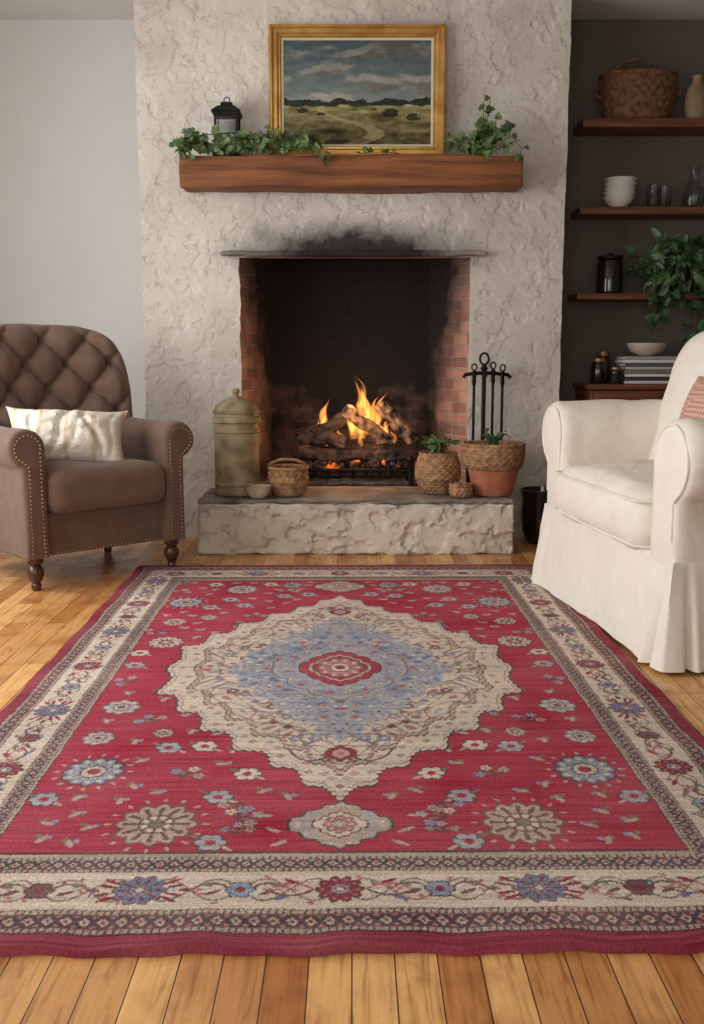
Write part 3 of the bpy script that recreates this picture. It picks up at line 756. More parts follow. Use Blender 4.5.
for a_ in range(-6,7):
    for b_ in range(-6,7):
        x=al*(a_+b_)/2; z=bl*(a_-b_)/2+.05
        if abs(x)<.37 and -.24<z<.36:
            th=((1-min(1,abs(x)/Wb)**5)*(1-min(1,abs(z)/Hb)**5))**(1/2.2)
            y=-.115*th+.070-.15*(x/Wb)**2
            if btn is None:
                btn=mk('tuft_button',d_sphere(.014,(0,0,0),(1,.6,1),10,6),M_brown,bk,loc=(x,y,z))
            else: dup(btn,(x,y,z))
def leg_prof(h):
    return [(.016,0),(.02,.01),(.022,.03),(.017,.04),(.026,.055),(.034,.08),(.036,.10),(.028,.125),(.02,.135),(.032,.145),(.034,.155),(.034,h)]
lg=mk('leg',d_lathe([(r*1.2,z) for r,z in leg_prof(.19)],20),M_legw,bc,loc=(-.405,-.36,0)); lg['label']='dark turned wooden leg'
for p in((.405,-.36,0),(-.37,.32,0),(.37,.32,0)): dup(lg,p)

def pil_mat():
    m,nt,b=newmat('cream_woven_pillow')
    tc=N(nt,'ShaderNodeTexCoord'); w=N(nt,'ShaderNodeTexWave'); w.inputs['Scale'].default_value=2.2; w.inputs['Distortion'].default_value=2.0; w.inputs['Detail'].default_value=3
    nt.links.new(tc.outputs['Object'],w.inputs[0])
    r=ramp(nt,[(.0,(196,180,150)),(.15,(222,213,196)),(1,(228,220,205))]); nt.links.new(w.outputs['Fac'],r.inputs[0]); nt.links.new(r.outputs[0],b.inputs['Base Color'])
    n=N(nt,'ShaderNodeTexNoise'); n.inputs['Scale'].default_value=60; n.inputs['Detail'].default_value=6; nt.links.new(tc.outputs['Object'],n.inputs[0])
    bp=N(nt,'ShaderNodeBump'); bp.inputs['Strength'].default_value=.6; bp.inputs['Distance'].default_value=.008; nt.links.new(n.outputs['Fac'],bp.inputs['Height']); nt.links.new(bp.outputs[0],b.inputs['Normal'])
    b.inputs['Roughness'].default_value=.95
    return m
def pwf(k):
    return lambda s,t,x,z:(x*(1-k*(1-t*t)*.6*abs(s)**3),z*(1-k*(1-s*s)*abs(t)**3))
def crumple(s,t,x,z,th):
    r_=.0
    for (s0,k_,w_,d_) in ((-.15,.25,.06,.036),(.40,-.2,.05,.030),(-.6,.1,.05,.024),(.72,.1,.05,.02),(.12,.3,.04,.018)):
        r_+=d_*math.exp(-((s-s0-k_*t+.06*math.sin(4*t))/w_)**2)*(1-abs(t)*.25)
    return (.024*fn((x,z,1),7,4)+.022*abs(fn((x*.6,z*1.6,4),9,3))+r_)*th
T(mk('throw_pillow',d_pillow(.325,.19,.16,n=64,p=2.4,q=1.5,wf=pwf(.20),ff=crumple),pil_mat(),None,(-1.545,5.43,.745),(math.radians(-30),math.radians(3),math.radians(16))),'crumpled cream lumbar pillow resting on the brown chair seat','pillow')

# white slipcovered chair
WW,DD=1.60,1.0
wc=empty('slipcovered_armchair',(1.59,4.52,0),(0,0,math.radians(-83)))
T(wc,'off-white linen slipcovered armchair with rolled arms and floor-length skirt','armchair')
hw_=WW/2; hd=DD/2
mk('seat_base',d_rbox(WW-.10,DD-.12,.34,.05,.1,(0,.0,.25)),M_slip,wc)
for s in(-1,1):
    P=arm_profile(.115,.20,.80,.170,.05,s)
    P2=d_extr(P,-hd+.02,hd-.22,.05,26)
    def wr(x,y,z):
        k=.008*fn((x,y*1.2,z),4,3)+.006*math.sin(y*20+fn((x,y,z),3)*6)*(1 if z>.62 else .3)*max(0,fn((x,y,z+3),3)+.3)
        return (x+k*.6,y+.004*fn((x+3,y,z),4,2),z+k)
    V2=[wr(*v) for v in P2[0]]
    ao=mk('arm',(V2,P2[1]),M_slip,wc,loc=(s*(hw_-.14),0,0),ang=75)
    ins=inset_path(P,.028)[1:-1]
    mk('arm_piping',d_tube([(p.x,-hd+.024,p.y) for p in ins],.005,6),M_slip,ao)
mk('seat_cushion',d_rbox(WW-.52,.82,.27,.11,.03,(0,-.125,.53),crown(.045,WW-.52,.82,.014)),M_slip,wc)
cwid=(WW-.52)/2; pp=[]
for zc_ in (.622,.44):
    pp.append(d_tube([(-cwid*1.0,.1,zc_),(-cwid*.995,-.42,zc_),(-cwid*.975,-.49,zc_),(-cwid*.92,-.520,zc_),(0,-.528,zc_),(cwid*.92,-.520,zc_),(cwid*.975,-.49,zc_),(cwid*.995,-.42,zc_),(cwid,.1,zc_)],.006,6))
mk('cushion_piping',pp,M_slip,wc)
def wb(s,t,x,z): return x*(1-.10*max(0,t)**6),z-.05*max(0,t)*abs(s)**4
mk('backrest',d_pillow(hw_-.08,.50,.17,n=50,p=5,q=2.4,wf=wb,ff=lambda s,t,x,z,th:.014*fn((x,z,2),4,3)*th),M_slip,wc,loc=(0,.18,.85),rot=(math.radians(-14),0,0),ang=80)
def skirt():
    V=[];F=[];pts=[]
    a,b=hw_-.012,hd-.012
    per=[(-a,-b),(a,-b),(a,b),(-a,b)]
    n=140
    for k in range(4):
        p,q=Vector(per[k]),Vector(per[(k+1)%4]); t=(q-p).normalized(); nn=Vector((t.y,-t.x))
        for i in range(n):
            f=i/n; pts.append((p+(q-p)*f,nn,f,(q-p).length,k,t))
    zz=[.43,.425,.41,.38,.34,.30,.25,.2,.15,.09,.05,.016]
    m=len(pts)
    for z in zz:
        g=(.43-z)/.414
        for (p,nn,f,L,k,t) in pts:
            dist=min(f,1-f)*L
            n_=nn
            if dist<.05:
                o=Vector((math.copysign(1,p.x),math.copysign(1,p.y))).normalized(); w=1-dist/.05; n_=(nn*(1-w)+o*w).normalized()
            pleat=(-.05*math.exp(-((dist-.07)/.011)**2)+.018*math.exp(-((dist-.10)/.02)**2))
            fold=.012*math.sin(f*L*4.5+k*2+.6)+.016*fn((f*L*2.5,k*5,z*.5),2,2)
            wrk=.004*fn((f*L*2+z*3,k*4,z*5),3,3)
            off=-.012+(0 if z<.43 else -.03)+g*(.055+fold)+pleat*g+wrk
            q=p+n_*off
            V.append((q.x,q.y,z))
    for j in range(len(zz)-1):
        for i in range(m):
            i2=(i+1)%m; F.append((j*m+i,j*m+i2,(j+1)*m+i2,(j+1)*m+i))
    return (V,F)
mk('skirt',skirt(),M_slip,wc,ang=80)
def check_mat():
    m,nt,b=newmat('rust_patterned_pillow'); tc=N(nt,'ShaderNodeTexCoord')
    mp=N(nt,'ShaderNodeMapping'); mp.inputs['Rotation'].default_value=(0,.785,0); mp.inputs['Scale'].default_value=(60,60,60); nt.links.new(tc.outputs['Object'],mp.inputs[0])
    ck=N(nt,'ShaderNodeTexChecker'); ck.inputs['Scale'].default_value=1; ck.inputs['Color1'].default_value=L4((184,124,108)); ck.inputs['Color2'].default_value=L4((212,180,162)); nt.links.new(mp.outputs[0],ck.inputs[0])
    nt.links.new(ck.outputs['Color'],b.inputs['Base Color']); b.inputs['Roughness'].default_value=.95; return m
T(mk('throw_pillow',d_pillow(.26,.22,.09,n=30,p=2.6,q=1.6,wf=pwf(.12)),check_mat(),None,(1.61,4.50,.90),(math.radians(-16),0,math.radians(-83))),'rust and cream patterned throw pillow on the white armchair','pillow')

# ---------------------------------------------------------------- fire
def ember_mat(name,thr,st,c2=(78,64,55)):
    m,nt,b=newmat(name); tc=N(nt,'ShaderNodeTexCoord')
    n=N(nt,'ShaderNodeTexNoise'); n.inputs['Scale'].default_value=16; n.inputs['Detail'].default_value=6; nt.links.new(tc.outputs['Object'],n.inputs[0])
    r=ramp(nt,[(.38,(14,11,10)),(.62,c2)]); nt.links.new(n.outputs['Fac'],r.inputs[0]); nt.links.new(r.outputs[0],b.inputs['Base Color'])
    n2=N(nt,'ShaderNodeTexNoise'); n2.inputs['Scale'].default_value=9; n2.inputs['Detail'].default_value=6; nt.links.new(tc.outputs['Object'],n2.inputs[0])
    r2=ramp(nt,[(thr,(0,0,0,1)),(thr+.1,(1,.16,.015,1))]); nt.links.new(n2.outputs['Fac'],r2.inputs[0]); nt.links.new(r2.outputs[0],b.inputs['Emission Color']); b.inputs['Emission Strength'].default_value=st
    bp=N(nt,'ShaderNodeBump'); bp.inputs['Strength'].default_value=.9; bp.inputs['Distance'].default_value=.012; nt.links.new(n.outputs['Fac'],bp.inputs['Height']); nt.links.new(bp.outputs[0],b.inputs['Normal'])
    b.inputs['Roughness'].default_value=.95; return m
M_char=ember_mat('charred_log',.70,.9); M_coal=ember_mat('glowing_coal',.58,1.0)
M_logend=ember_mat('split_wood',.78,.5,(176,142,112))
def log_obj(p0,p1,r,seed,m=None,split=False):
    p0,p1=Vector(p0),Vector(p1); c=(p0+p1)/2; n=14
    pts=[p0.lerp(p1,i/(n-1))-c+Vector((0,0,.010*math.sin(i+seed))) for i in range(n)]
    def wob(i,k):
        w=.10*math.sin(k*2.1+seed)+.06*math.sin(k*5+i)
        if split:
            a=2*pi*k/18+seed; w+=-.30*max(0,math.cos(a))**2-.2*max(0,math.cos(a+2.2))**3
        return w
    d=d_tube(pts,[r*(.96+.07*math.sin(i*1.3+seed))*(.85 if i in(0,n-1) else 1) for i in range(n)],18,wob)
    o=mk('fire_log',d,m or M_char,None,tuple(c),ang=30); return T(o,'charred split log burning in the fireplace grate','log','logs burning in the grate')
GY=6.86; GZ=.475
log_obj((-.36,GY-.10,GZ+.06),(.36,GY-.08,GZ+.05),.05,1)
log_obj((-.34,GY+.07,GZ+.07),(.33,GY+.09,GZ+.06),.055,3)
log_obj((-.36,GY-.06,GZ+.15),(.08,GY+.03,GZ+.36),.050,5,None,True)
log_obj((-.05,GY-.14,GZ+.36),(.26,GY-.05,GZ+.14),.050,7,M_logend,True)
log_obj((.18,GY+.0,GZ+.39),(.42,GY+.0,GZ+.14),.055,9,M_logend,True)
log_obj((-.38,GY+.0,GZ+.20),(-.04,GY-.15,GZ+.15),.046,11,None,True)
gr=[]
for x in np.linspace(-.34,.34,9):
    gr.append(d_tube([(x,GY-.255,.10),(x,GY-.25,.075),(x,GY-.2,.07),(x,GY+.16,.07),(x,GY+.2,.12)],.011,6))
gr+= [d_tube([(-.38,GY-.22,.065),(.38,GY-.22,.065)],.013,6),d_tube([(-.38,GY+.12,.065),(.38,GY+.12,.065)],.013,6),d_tube([(-.38,GY-.262,.105),(.38,GY-.262,.105)],.011,6)]
for sx in(-1,1):
    for y in(GY-.22,GY+.12): gr.append(d_tube([(sx*.36,y,0),(sx*.36,y,.08)],.014,6))
    gr.append(d_tube([(sx*.38,GY-.265,0),(sx*.38,GY-.265,.14),(sx*.38,GY-.27,.16)],.016,8)); gr.append(d_sphere(.024,(sx*.38,GY-.27,.175)))
T(mk('fire_grate',[([(v[0],v[1]-GY,v[2]) for v in d[0]],d[1]) for d in gr],M_iron,None,(.01,GY,HZ+.004)),'low black iron fire grate holding burning logs','fire grate')
coals=[]
for k in range(190):
    x=random.uniform(-.33,.33); y=random.uniform(-.20,.16)
    coals.append(tf(d_sphere(random.uniform(.014,.032),(0,0,0),(1,.8,.7),7,5),(x,y,random.uniform(.10,.15)),(random.random()*3,random.random()*3,0)))
c=mk('glowing_coals',coals,M_coal,None,(.01,GY,HZ)); T(c,'bed of glowing embers and charred coals on the grate','coals'); c['kind']='stuff'
M_ash=mat('grey_ash',(60,54,50),(120,112,104),scale=30,rough=1,bs=80,bump=.6)
ash=d_rbox(.84,.42,.03,.014,.03,(0,0,.012),lambda x,y,z:(x*(1+.1*fn((x,y,0),5)),y*(1+.15*fn((x,y,3),5)),z+.008*fn((x,y,1),14) if z>0 else z))
c=mk('ash_pile',ash,M_ash,None,(.01,GY-.03,HZ+.004)); T(c,'grey ash spread beneath the fire grate','ash'); c['kind']='stuff'
def flame_mat():
    m=bpy.data.materials.new('flame'); m.use_nodes=True; nt=m.node_tree; nt.nodes.clear()
    out=N(nt,'ShaderNodeOutputMaterial'); em=N(nt,'ShaderNodeEmission'); tr=N(nt,'ShaderNodeBsdfTransparent'); ad=N(nt,'ShaderNodeAddShader')
    tc=N(nt,'ShaderNodeTexCoord'); sp=N(nt,'ShaderNodeSeparateXYZ'); nt.links.new(tc.outputs['Generated'],sp.inputs[0])
    lw=N(nt,'ShaderNodeLayerWeight'); lw.inputs['Blend'].default_value=.5
    inv=N(nt,'ShaderNodeMath',operation='SUBTRACT'); inv.inputs[0].default_value=1; nt.links.new(lw.outputs['Facing'],inv.inputs[1])
    pw=N(nt,'ShaderNodeMath',operation='POWER'); nt.links.new(inv.outputs[0],pw.inputs[0]); pw.inputs[1].default_value=2.0
    no=N(nt,'ShaderNodeTexNoise'); no.inputs['Scale'].default_value=9; no.inputs['Detail'].default_value=3; nt.links.new(tc.outputs['Object'],no.inputs[0])
    nr=ramp(nt,[(.3,(.4,.4,.4,1)),(.6,(1,1,1,1))]); nt.links.new(no.outputs['Fac'],nr.inputs[0])
    zr=ramp(nt,[(0,(.25,.25,.25,1)),(.3,(.9,.9,.9,1)),(.6,(.8,.8,.8,1)),(1,(.35,.35,.35,1))]); nt.links.new(sp.outputs[2],zr.inputs[0])
    m1=N(nt,'ShaderNodeMath',operation='MULTIPLY'); nt.links.new(pw.outputs[0],m1.inputs[0]); nt.links.new(nr.outputs[0],m1.inputs[1])
    m2=N(nt,'ShaderNodeMath',operation='MULTIPLY'); nt.links.new(m1.outputs[0],m2.inputs[0]); nt.links.new(zr.outputs[0],m2.inputs[1])
    m3=N(nt,'ShaderNodeMath',operation='MULTIPLY'); nt.links.new(m2.outputs[0],m3.inputs[0]); m3.inputs[1].default_value=1.05
    em.inputs[0].default_value=(1,.34,.06,1); nt.links.new(m3.outputs[0],em.inputs[1])
    nt.links.new(tr.outputs[0],ad.inputs[0]); nt.links.new(em.outputs[0],ad.inputs[1]); nt.links.new(ad.outputs[0],out.inputs[0])
    return m
fl=[]
def flame(x,y,z,h,w,lean,sd):
    n=26; pts=[];rad=[]
    for i in range(n):
        t=i/(n-1); pts.append((x+lean*t*t*h+.022*math.sin(t*7+sd)*t,y+.02*math.sin(t*5+sd*2),z+h*t)); rad.append(max(.0006,w*math.sin(pi*min(1,(t*.80+.2)))**1.2*(1-t*.25)*(1-t**5)))
    return d_tube(pts,rad,16,lambda i,k:.12*math.sin(k*.8+i*.4+sd))
rf=random.Random(4)
for a in [(-.20,.02,.16,.24,.036,.05,1),(-.20,.0,.15,.16,.022,-.1,2),
          (.0,.02,.16,.22,.040,.15,3),(.05,.03,.16,.38,.050,-.05,4),(.05,.0,.16,.30,.028,-.05,21),(.10,.0,.16,.34,.044,-.1,5),(.10,.02,.18,.25,.024,-.1,22),(.14,.04,.18,.24,.036,.1,6),(.0,.06,.12,.24,.040,.15,9),(.17,.08,.22,.22,.026,.2,13),(.05,.07,.12,.26,.06,0,15),(.08,.0,.34,.22,.018,-.25,16)]:
    fl.append(flame(*a))
for k in range(12):
    fl.append(flame(rf.uniform(-.28,.28),rf.uniform(-.06,.10),rf.uniform(.06,.16),rf.uniform(.08,.15),rf.uniform(.012,.022),rf.uniform(-.3,.3),k*1.3))
c=mk('flames',fl,flame_mat(),None,(.01,GY,GZ+.03),ang=80); T(c,'orange and yellow flames rising from the burning logs','fire'); c['kind']='stuff'

# ---------------------------------------------------------------- hearth objects
def wicker(prof_pts,rows,seg=96,amp=.006,nst=24):
    zs_=np.array([p[1] for p in prof_pts]); rs=np.array([p[0] for p in prof_pts])
    s=np.concatenate([[0],np.cumsum(np.hypot(np.diff(zs_),np.diff(rs)))]); q=np.linspace(0,s[-1],rows*4+1)
    Z=np.interp(q,s,zs_); R=np.interp(q,s,rs)
    prof=list(zip(R,Z))
    def rel(a,z,i):
        row=i//4; return amp*(.55*math.sin(pi*(i%4)/4)+ .6*math.sin(nst*a+pi*(row%2))*math.sin(pi*((i%4)+.5)/4.5))
    return d_lathe(prof,seg,rel)
def rim(r,z,th=.01,c=(0,0),tw=30):
    n=64; pts=[(c[0]+r*math.cos(2*pi*k/n),c[1]+r*math.sin(2*pi*k/n),z+.003*math.sin(tw*2*pi*k/n)) for k in range(n+1)]
    return d_tube(pts,th,8,lambda i,k:.2*math.sin(i*1.4+k*1.57))
M_jar=mat('aged_olive_bronze',(112,98,70),(160,144,112),scale=9,rough=.62,bs=70,bump=.22,bd=.003,metal=.15)
j=empty('lidded_jar',(-.715,6.20,HZ+.003)); T(j,'tall banded weathered olive-bronze jar with a domed lid on the hearth','jar')
mk('jar_body',d_lathe([(.13,0),(.147,.006),(.150,.02),(.147,.034),(.138,.04),(.138,.06),(.143,.066),(.143,.076),(.138,.082),(.138,.385),(.145,.391),(.145,.404),(.138,.410),(.138,.445),(.150,.452),(.152,.468),(.150,.484),(.138,.49),(.136,.505)],64),M_jar,j,ang=25)
mk('jar_lid',d_lathe([(.13,.505),(.142,.508),(.144,.522),(.137,.527),(.132,.542),(.115,.562),(.088,.58),(.055,.593),(.036,.598),(.036,.606),(.02,.611),(.016,.622),(.024,.633),(.025,.645),(.016,.656),(.001,.66)],64),M_jar,j,ang=25)
M_bowl=mat('tan_stoneware_bowl',(146,130,108),(186,170,146),scale=9,rough=.7,bs=30,bump=.2)
T(mk('small_bowl',d_lathe([(.035,0),(.05,.005),(.07,.03),(.080,.065),(.082,.075),(.075,.075),(.064,.035),(.04,.016),(.001,.013)],36),M_bowl,None,(-.570,6.025,HZ+.004)),'small pale rustic stoneware bowl beside the lidded jar','bowl')
b_=empty('wicker_basket',(-.395,6.15,HZ+.004)); T(b_,'small round tan wicker basket with folded handle on the hearth','basket')
mk('basket_body',[wicker([(.09,0),(.105,.02),(.125,.09),(.118,.16),(.122,.175),(.112,.17),(.11,.1),(.085,.02),(.001,.015)],16)],M_wick,b_,ang=80)
mk('basket_rim',[rim(.118,.172,.011)],M_wick,b_)
mk('basket_handle',d_tube([(.115*math.cos(a),-.02-.05*math.sin(a),.175+.055*math.sin(a)) for a in np.linspace(0,pi,20)],.009,8,lambda i,k:.2*math.sin(i*1.4+k*1.57)),M_wick,b_)
def d_leaf(s,lob=True):
    o=[(0,0),(.30,.10),(.50,.38),(.28,.50),(.30,.78),(0,1.05),(-.30,.78),(-.28,.50),(-.50,.38),(-.30,.10)] if lob else [(0,0),(.2,.2),(.27,.45),(.2,.75),(0,1.05),(-.2,.75),(-.27,.45),(-.2,.2)]
    V=[(x*s,y*s,(abs(x)*.35-.12*y*y)*s) for x,y in o]; V.append((0,.45*s,-.03*s)); n=len(o)
    return (V,[(i,(i+1)%n,n) for i in range(n)])
def foliage(stems,ls,density,lob=True,spread=.03,face=(0,-1,.4),front=None):
    L=[];St=[]
    for pts in stems:
        St.append(d_tube(pts,.0025,5))
        for a,b in zip(pts[:-1],pts[1:]):
            A,B=Vector(a),Vector(b); n=max(1,int((B-A).length*density+random.random()))
            for _ in range(n):
                p=A.lerp(B,random.random())+Vector([random.uniform(-spread,spread) for _ in range(3)])
                nrm=(Vector(face)+Vector([random.uniform(-.9,.9) for _ in range(3)])).normalized()
                tdir=Vector([random.uniform(-1,1),random.uniform(-.4,.1),random.uniform(-1,.8)]); tdir=(tdir-nrm*tdir.dot(nrm)).normalized()
                xd=tdir.cross(nrm); Mx=Matrix((xd,tdir,nrm)).transposed()
                lf=d_leaf(ls*random.uniform(.55,1.35),lob)
                vs_=[Mx@Vector(v)+p for v in lf[0]]
                if front is not None:
                    zmin=min(v.z for v in vs_)
                    if zmin<.004:
                        ymax=max(v.y for v in vs_)
                        if p.y<front+.03 and p.z<.03:
                            sh=Vector((0,min(0,front-.004-ymax),0))
                        else: sh=Vector((0,0,.004-zmin))
                        vs_=[v+sh for v in vs_]
                L.append(([tuple(v) for v in vs_],lf[1]))
    return St,L
def plant_leaves(parent,stems,ls,density,m=M_leaf,lob=True,spread=.03,face=(0,-1,.4),front=None):
    St,L=foliage(stems,ls,density,lob,spread,face,front)
    mk('stems',St,M_stem,parent); f=mk('leaves',L,m,parent,recalc=False,ang=70); f['kind']='stuff'
def arcstem(p0,dirx,diry,h,l,droop,n=6):
    return [(p0[0]+dirx*l*t,p0[1]+diry*l*t,p0[2]+h*math.sin(pi*t*droop)) for t in np.linspace(0,1,n)]
w=empty('woven_planter',(.54,6.25,HZ+.004)); T(w,'round woven tan planter with small green plant on the hearth','plant pot')
mk('woven_pot',[wicker([(.085,0),(.11,.03),(.14,.10),(.138,.18),(.115,.245),(.12,.26),(.108,.255),(.11,.22)],18,96,.007,20)],M_wick,w,ang=80)
mk('soil',d_lathe([(.108,.225),(.001,.24)],24),M_soil,w)
plant_leaves(w,[arcstem((0,0,.23),math.cos(a),math.sin(a),.10,.09,.55) for a in np.arange(0,6.2,.55)],.05,60,M_leaf,False,.015,(0,-.5,.8))
t_=empty('tiny_basket',(.665,6.06,HZ+.004)); T(t_,'tiny brown wicker basket filled with dried bits beside the planter','basket')
mk('basket_body',[wicker([(.05,0),(.065,.015),(.072,.05),(.066,.075),(.058,.07),(.055,.03),(.001,.02)],8,72,.005,16),rim(.066,.076,.008)],M_wick,t_,ang=80)
mk('dried_bits',[d_sphere(.013,(random.uniform(-.04,.04),random.uniform(-.04,.04),.07+random.uniform(0,.015)),(1,1,.8),7,5) for _ in range(22)],M_wick,t_)['kind']='stuff'
w=empty('terracotta_planter',(.875,6.17,HZ+.004)); T(w,'terracotta pot with woven jute collar and green plant on the hearth','plant pot')
mk('terracotta_pot',d_lathe([(.10,0),(.115,.004),(.125,.02),(.15,.13),(.165,.19),(.16,.27),(.155,.29)],48),M_terra,w)
mk('woven_collar',[wicker([(.163,.165),(.18,.19),(.19,.25),(.192,.30),(.182,.315),(.165,.30),(.16,.28)],10,110,.006,26),rim(.186,.315,.011)],M_wick,w,ang=80)
mk('soil',d_lathe([(.165,.285),(.001,.30)],24),M_soil,w)
plant_leaves(w,[arcstem((0,0,.28),math.cos(a)*random.uniform(.4,1),math.sin(a),.09,.13,.6) for a in np.arange(0,6.2,.7)],.045,34,M_leafd,False,.02,(0,-.5,.8))
ft=empty('fireplace_tool_set',(.84,6.42,HZ+.004)); T(ft,'black iron fireplace tool set on a stand behind the terracotta pot','fireplace tools')
mk('base',d_lathe([(.085,0),(.09,.006),(.085,.016),(.03,.03),(.014,.045)],28),M_iron,ft)
def loop(x,z,r,rr=.006): return d_tube([(x+r*math.sin(a),0,z-r*math.cos(a)*1.3) for a in np.linspace(0,2*pi,15)],rr,6)
mk('pole',[d_tube([(0,0,.03),(0,0,.80)],.014,10),d_lathe([(.014,.76),(.024,.775),(.014,.79)],14),loop(0,.835,.028,.007)],M_iron,ft)
mk('crossbar',[d_tube([(-.13,0,.715),(-.12,0,.735),(-.05,0,.745),(.06,0,.745),(.15,0,.735),(.17,0,.715)],.012,8),d_tube([(0,-.10,.735),(0,.08,.735)],.011,8)],M_iron,ft)
def tool(name,x,y,kind,top):
    D=[d_tube([(x,y,.10),(x,y,top)],.009,8),d_lathe([(.009,top-.10),(.014,top-.08),(.012,top-.03),(.016,top-.015),(.006,top)],12,None,(x,y,0)),tf(loop(0,0,.016,.005),(x,y,top+.018))]
    if kind==0: D.append(d_rbox(.08,.012,.12,.005,.03,(x,y,.10)))
    if kind==1: D.append(d_tube([(x,y,.12),(x+.03,y,.10),(x+.035,y,.14)],.006,6))
    if kind==2: D.append(d_lathe([(.02,.05),(.035,.06),(.03,.16),(.012,.19)],16,None,(x,y,0)))
    mk(name,D,M_iron,ft)
tool('shovel',-.065,-.02,0,.765); tool('poker',.055,-.02,1,.775); tool('hearth_brush',.115,-.02,2,.76)
T(mk('dark_urn',d_lathe([(.08,0),(.09,.01),(.115,.08),(.125,.2),(.12,.28),(.13,.33),(.135,.35),(.122,.35),(.11,.28),(.001,.2)],36),M_dglass,None,(1.215,6.36,.002)),'dark glazed urn standing on the floor beside the hearth','urn')

# ---------------------------------------------------------------- mantel objects
ln=empty('lantern',(-.765,6.43,MT+.003)); T(ln,'small black metal lantern with glass panes on the mantel','lantern')
fr=[d_box(.17,.17,.014,(0,0,.007)),d_box(.15,.15,.012,(0,0,.02))]
for sx in(-1,1):
    for sy in(-1,1): fr.append(d_box(.013,.013,.23,(sx*.066,sy*.066,.135)))
fr+=[d_box(.16,.16,.012,(0,0,.25))]+[d_box(.007,.14,.006,(sx*.066,0,.13)) for sx in(-1,1)]+[d_box(.14,.007,.006,(0,sy*.066,.13)) for sy in(-1,1)]
mk('lantern_frame',fr,M_iron,ln,ang=20)
mk('lantern_roof',[tf(d_lathe([(.125,.256),(.12,.266),(.075,.295),(.05,.302),(.05,.318),(.03,.325),(.001,.328)],4),rot=(0,0,pi/4))],M_iron,ln,ang=20)
mk('lantern_ring',d_tube([(.018*math.cos(a),0,.338+.018*math.sin(a)) for a in np.linspace(0,2*pi,17)],.003,6),M_iron,ln)
mk('glass_pane',[d_box(.12,.002,.2,(0,sy*.062,.13)) for sy in(-1,1)]+[d_box(.002,.12,.2,(sx*.062,0,.13)) for sx in(-1,1)],M_glass,ln,ang=20)
mk('candle',d_lathe([(.028,.022),(.028,.10),(.022,.104),(.001,.10)],20),M_white,ln)
iv=empty('ivy_garland',(-.60,6.38,MT+.002)); T(iv,'trailing green ivy draped along the mantel around the lantern','ivy')
st=[]
for k in range(9):
    x0=random.uniform(-.28,.2); d=random.choice((-1,1)); l=random.uniform(.18,.34)
    st.append([(max(-.42,min(.4,x0+d*l*t)),-.04-.03*t+random.uniform(-.02,.01),.02+.09*math.sin(pi*t)*random.uniform(.5,1.3)) for t in np.linspace(0,1,6)])
for k in range(3): st.append([(-.22-.05*k,-.04,.03),(-.30-.04*k,-.05,.10),(-.38-.02*k,-.09,.09),(-.42,-.13,.01)])
st.append([(-.3,-.04,.05),(-.38,-.10,.06),(-.42,-.13,0),(-.43,-.13,-.04)]); st.append([(-.3,-.04,.08),(-.36,-.11,.05),(-.38,-.13,.0),(-.37,-.13,-.05)])
st.append([(.2,-.04,.06),(.32,-.10,.06),(.40,-.13,.02),(.42,-.13,-.06),(.43,-.13,-.08)]); st.append([(-.1,-.05,.03),(-.05,-.12,.02),(-.02,-.13,-.02)]); st.append([(.05,-.0,.05),(.1,-.02,.13),(.16,-.02,.17)]); st.append([(-.3,-.0,.05),(-.34,-.02,.13),(-.38,-.02,.16)])
plant_leaves(iv,st,.048,58,M_leaf,True,.028,front=-.11)
iv=empty('ivy_garland',(.78,6.40,MT+.002)); T(iv,'bushy green ivy cluster spilling on the mantel end beside the painting','ivy')
st=[]
for k in range(16):
    a=random.uniform(.3,2.8); l=random.uniform(.14,.34)
    st.append([(math.cos(a)*l*t*.85+.02,-.02-.03*t,.01+math.sin(a)*l*t*.95) for t in np.linspace(0,1,6)])
st.append([(.1,-.03,.04),(.2,-.11,.07),(.24,-.14,.02),(.22,-.15,-.03)]); st.append([(-.1,-.03,.04),(-.14,-.10,.06),(-.18,-.12,.03)]); st.append([(0,-.03,.04),(.04,-.13,.04),(.02,-.15,-.02)])
plant_leaves(iv,st,.046,46,M_leaf,True,.030,front=-.13)
iv=empty('ivy_sprig',(.16,6.33,MT+.004)); T(iv,'short thin ivy sprig lying on the mantel edge','ivy')
plant_leaves(iv,[[(-.12,-.0,.004),(-.05,-.01,.012),(.05,-.015,.01),(.13,-.01,.004)]],.035,42,M_leaf,True,.01,front=-.06)

# ---------------------------------------------------------------- alcove shelves
SX0,SX1=1.50,3.05
def shelf(z0,z1):
    T(mk('wall_shelf',d_rbox(SX1-SX0,.29,z1-z0,.006,.1),M_shelf,None,((SX0+SX1)/2,BY-.147,(z0+z1)/2)),'reddish-brown wooden floating shelf in the alcove','shelf','alcove shelves')
shelf(2.665,2.72); shelf(2.118,2.165); shelf(1.567,1.608)
b_=empty('wicker_basket',(1.88,6.93,2.723)); T(b_,'large dark wicker basket with arched handle on the top shelf','basket')
wk=wicker([(.17,0),(.19,.03),(.205,.15),(.215,.27),(.205,.27),(.19,.15),(.165,.03),(.001,.02)],18,110,.008,24)
mk('basket_body',[([(x*1.15,y*.66,z*1.05) for x,y,z in wk[0]],wk[1])],M_wickd,b_,ang=80)
r_=rim(.212,.284,.013); mk('basket_rim',[([(x*1.15,y*.66,z) for x,y,z in r_[0]],r_[1])],M_wickd,b_)
mk('basket_handle',d_tube([(.15*math.cos(a)-.02,-.10*math.sin(a)*.3,.28+.10*math.sin(a)) for a in np.linspace(0,pi,24)],.012,8,lambda i,k:.2*math.sin(i*1.4+k*1.57)),M_wickd,b_)
for sx in(-1,1): mk('side_handle',d_tube([(sx*(.235+.045*math.sin(a)),0,.19+.04*math.cos(a)) for a in np.linspace(0,pi,10)],.011,8),M_wickd,b_)
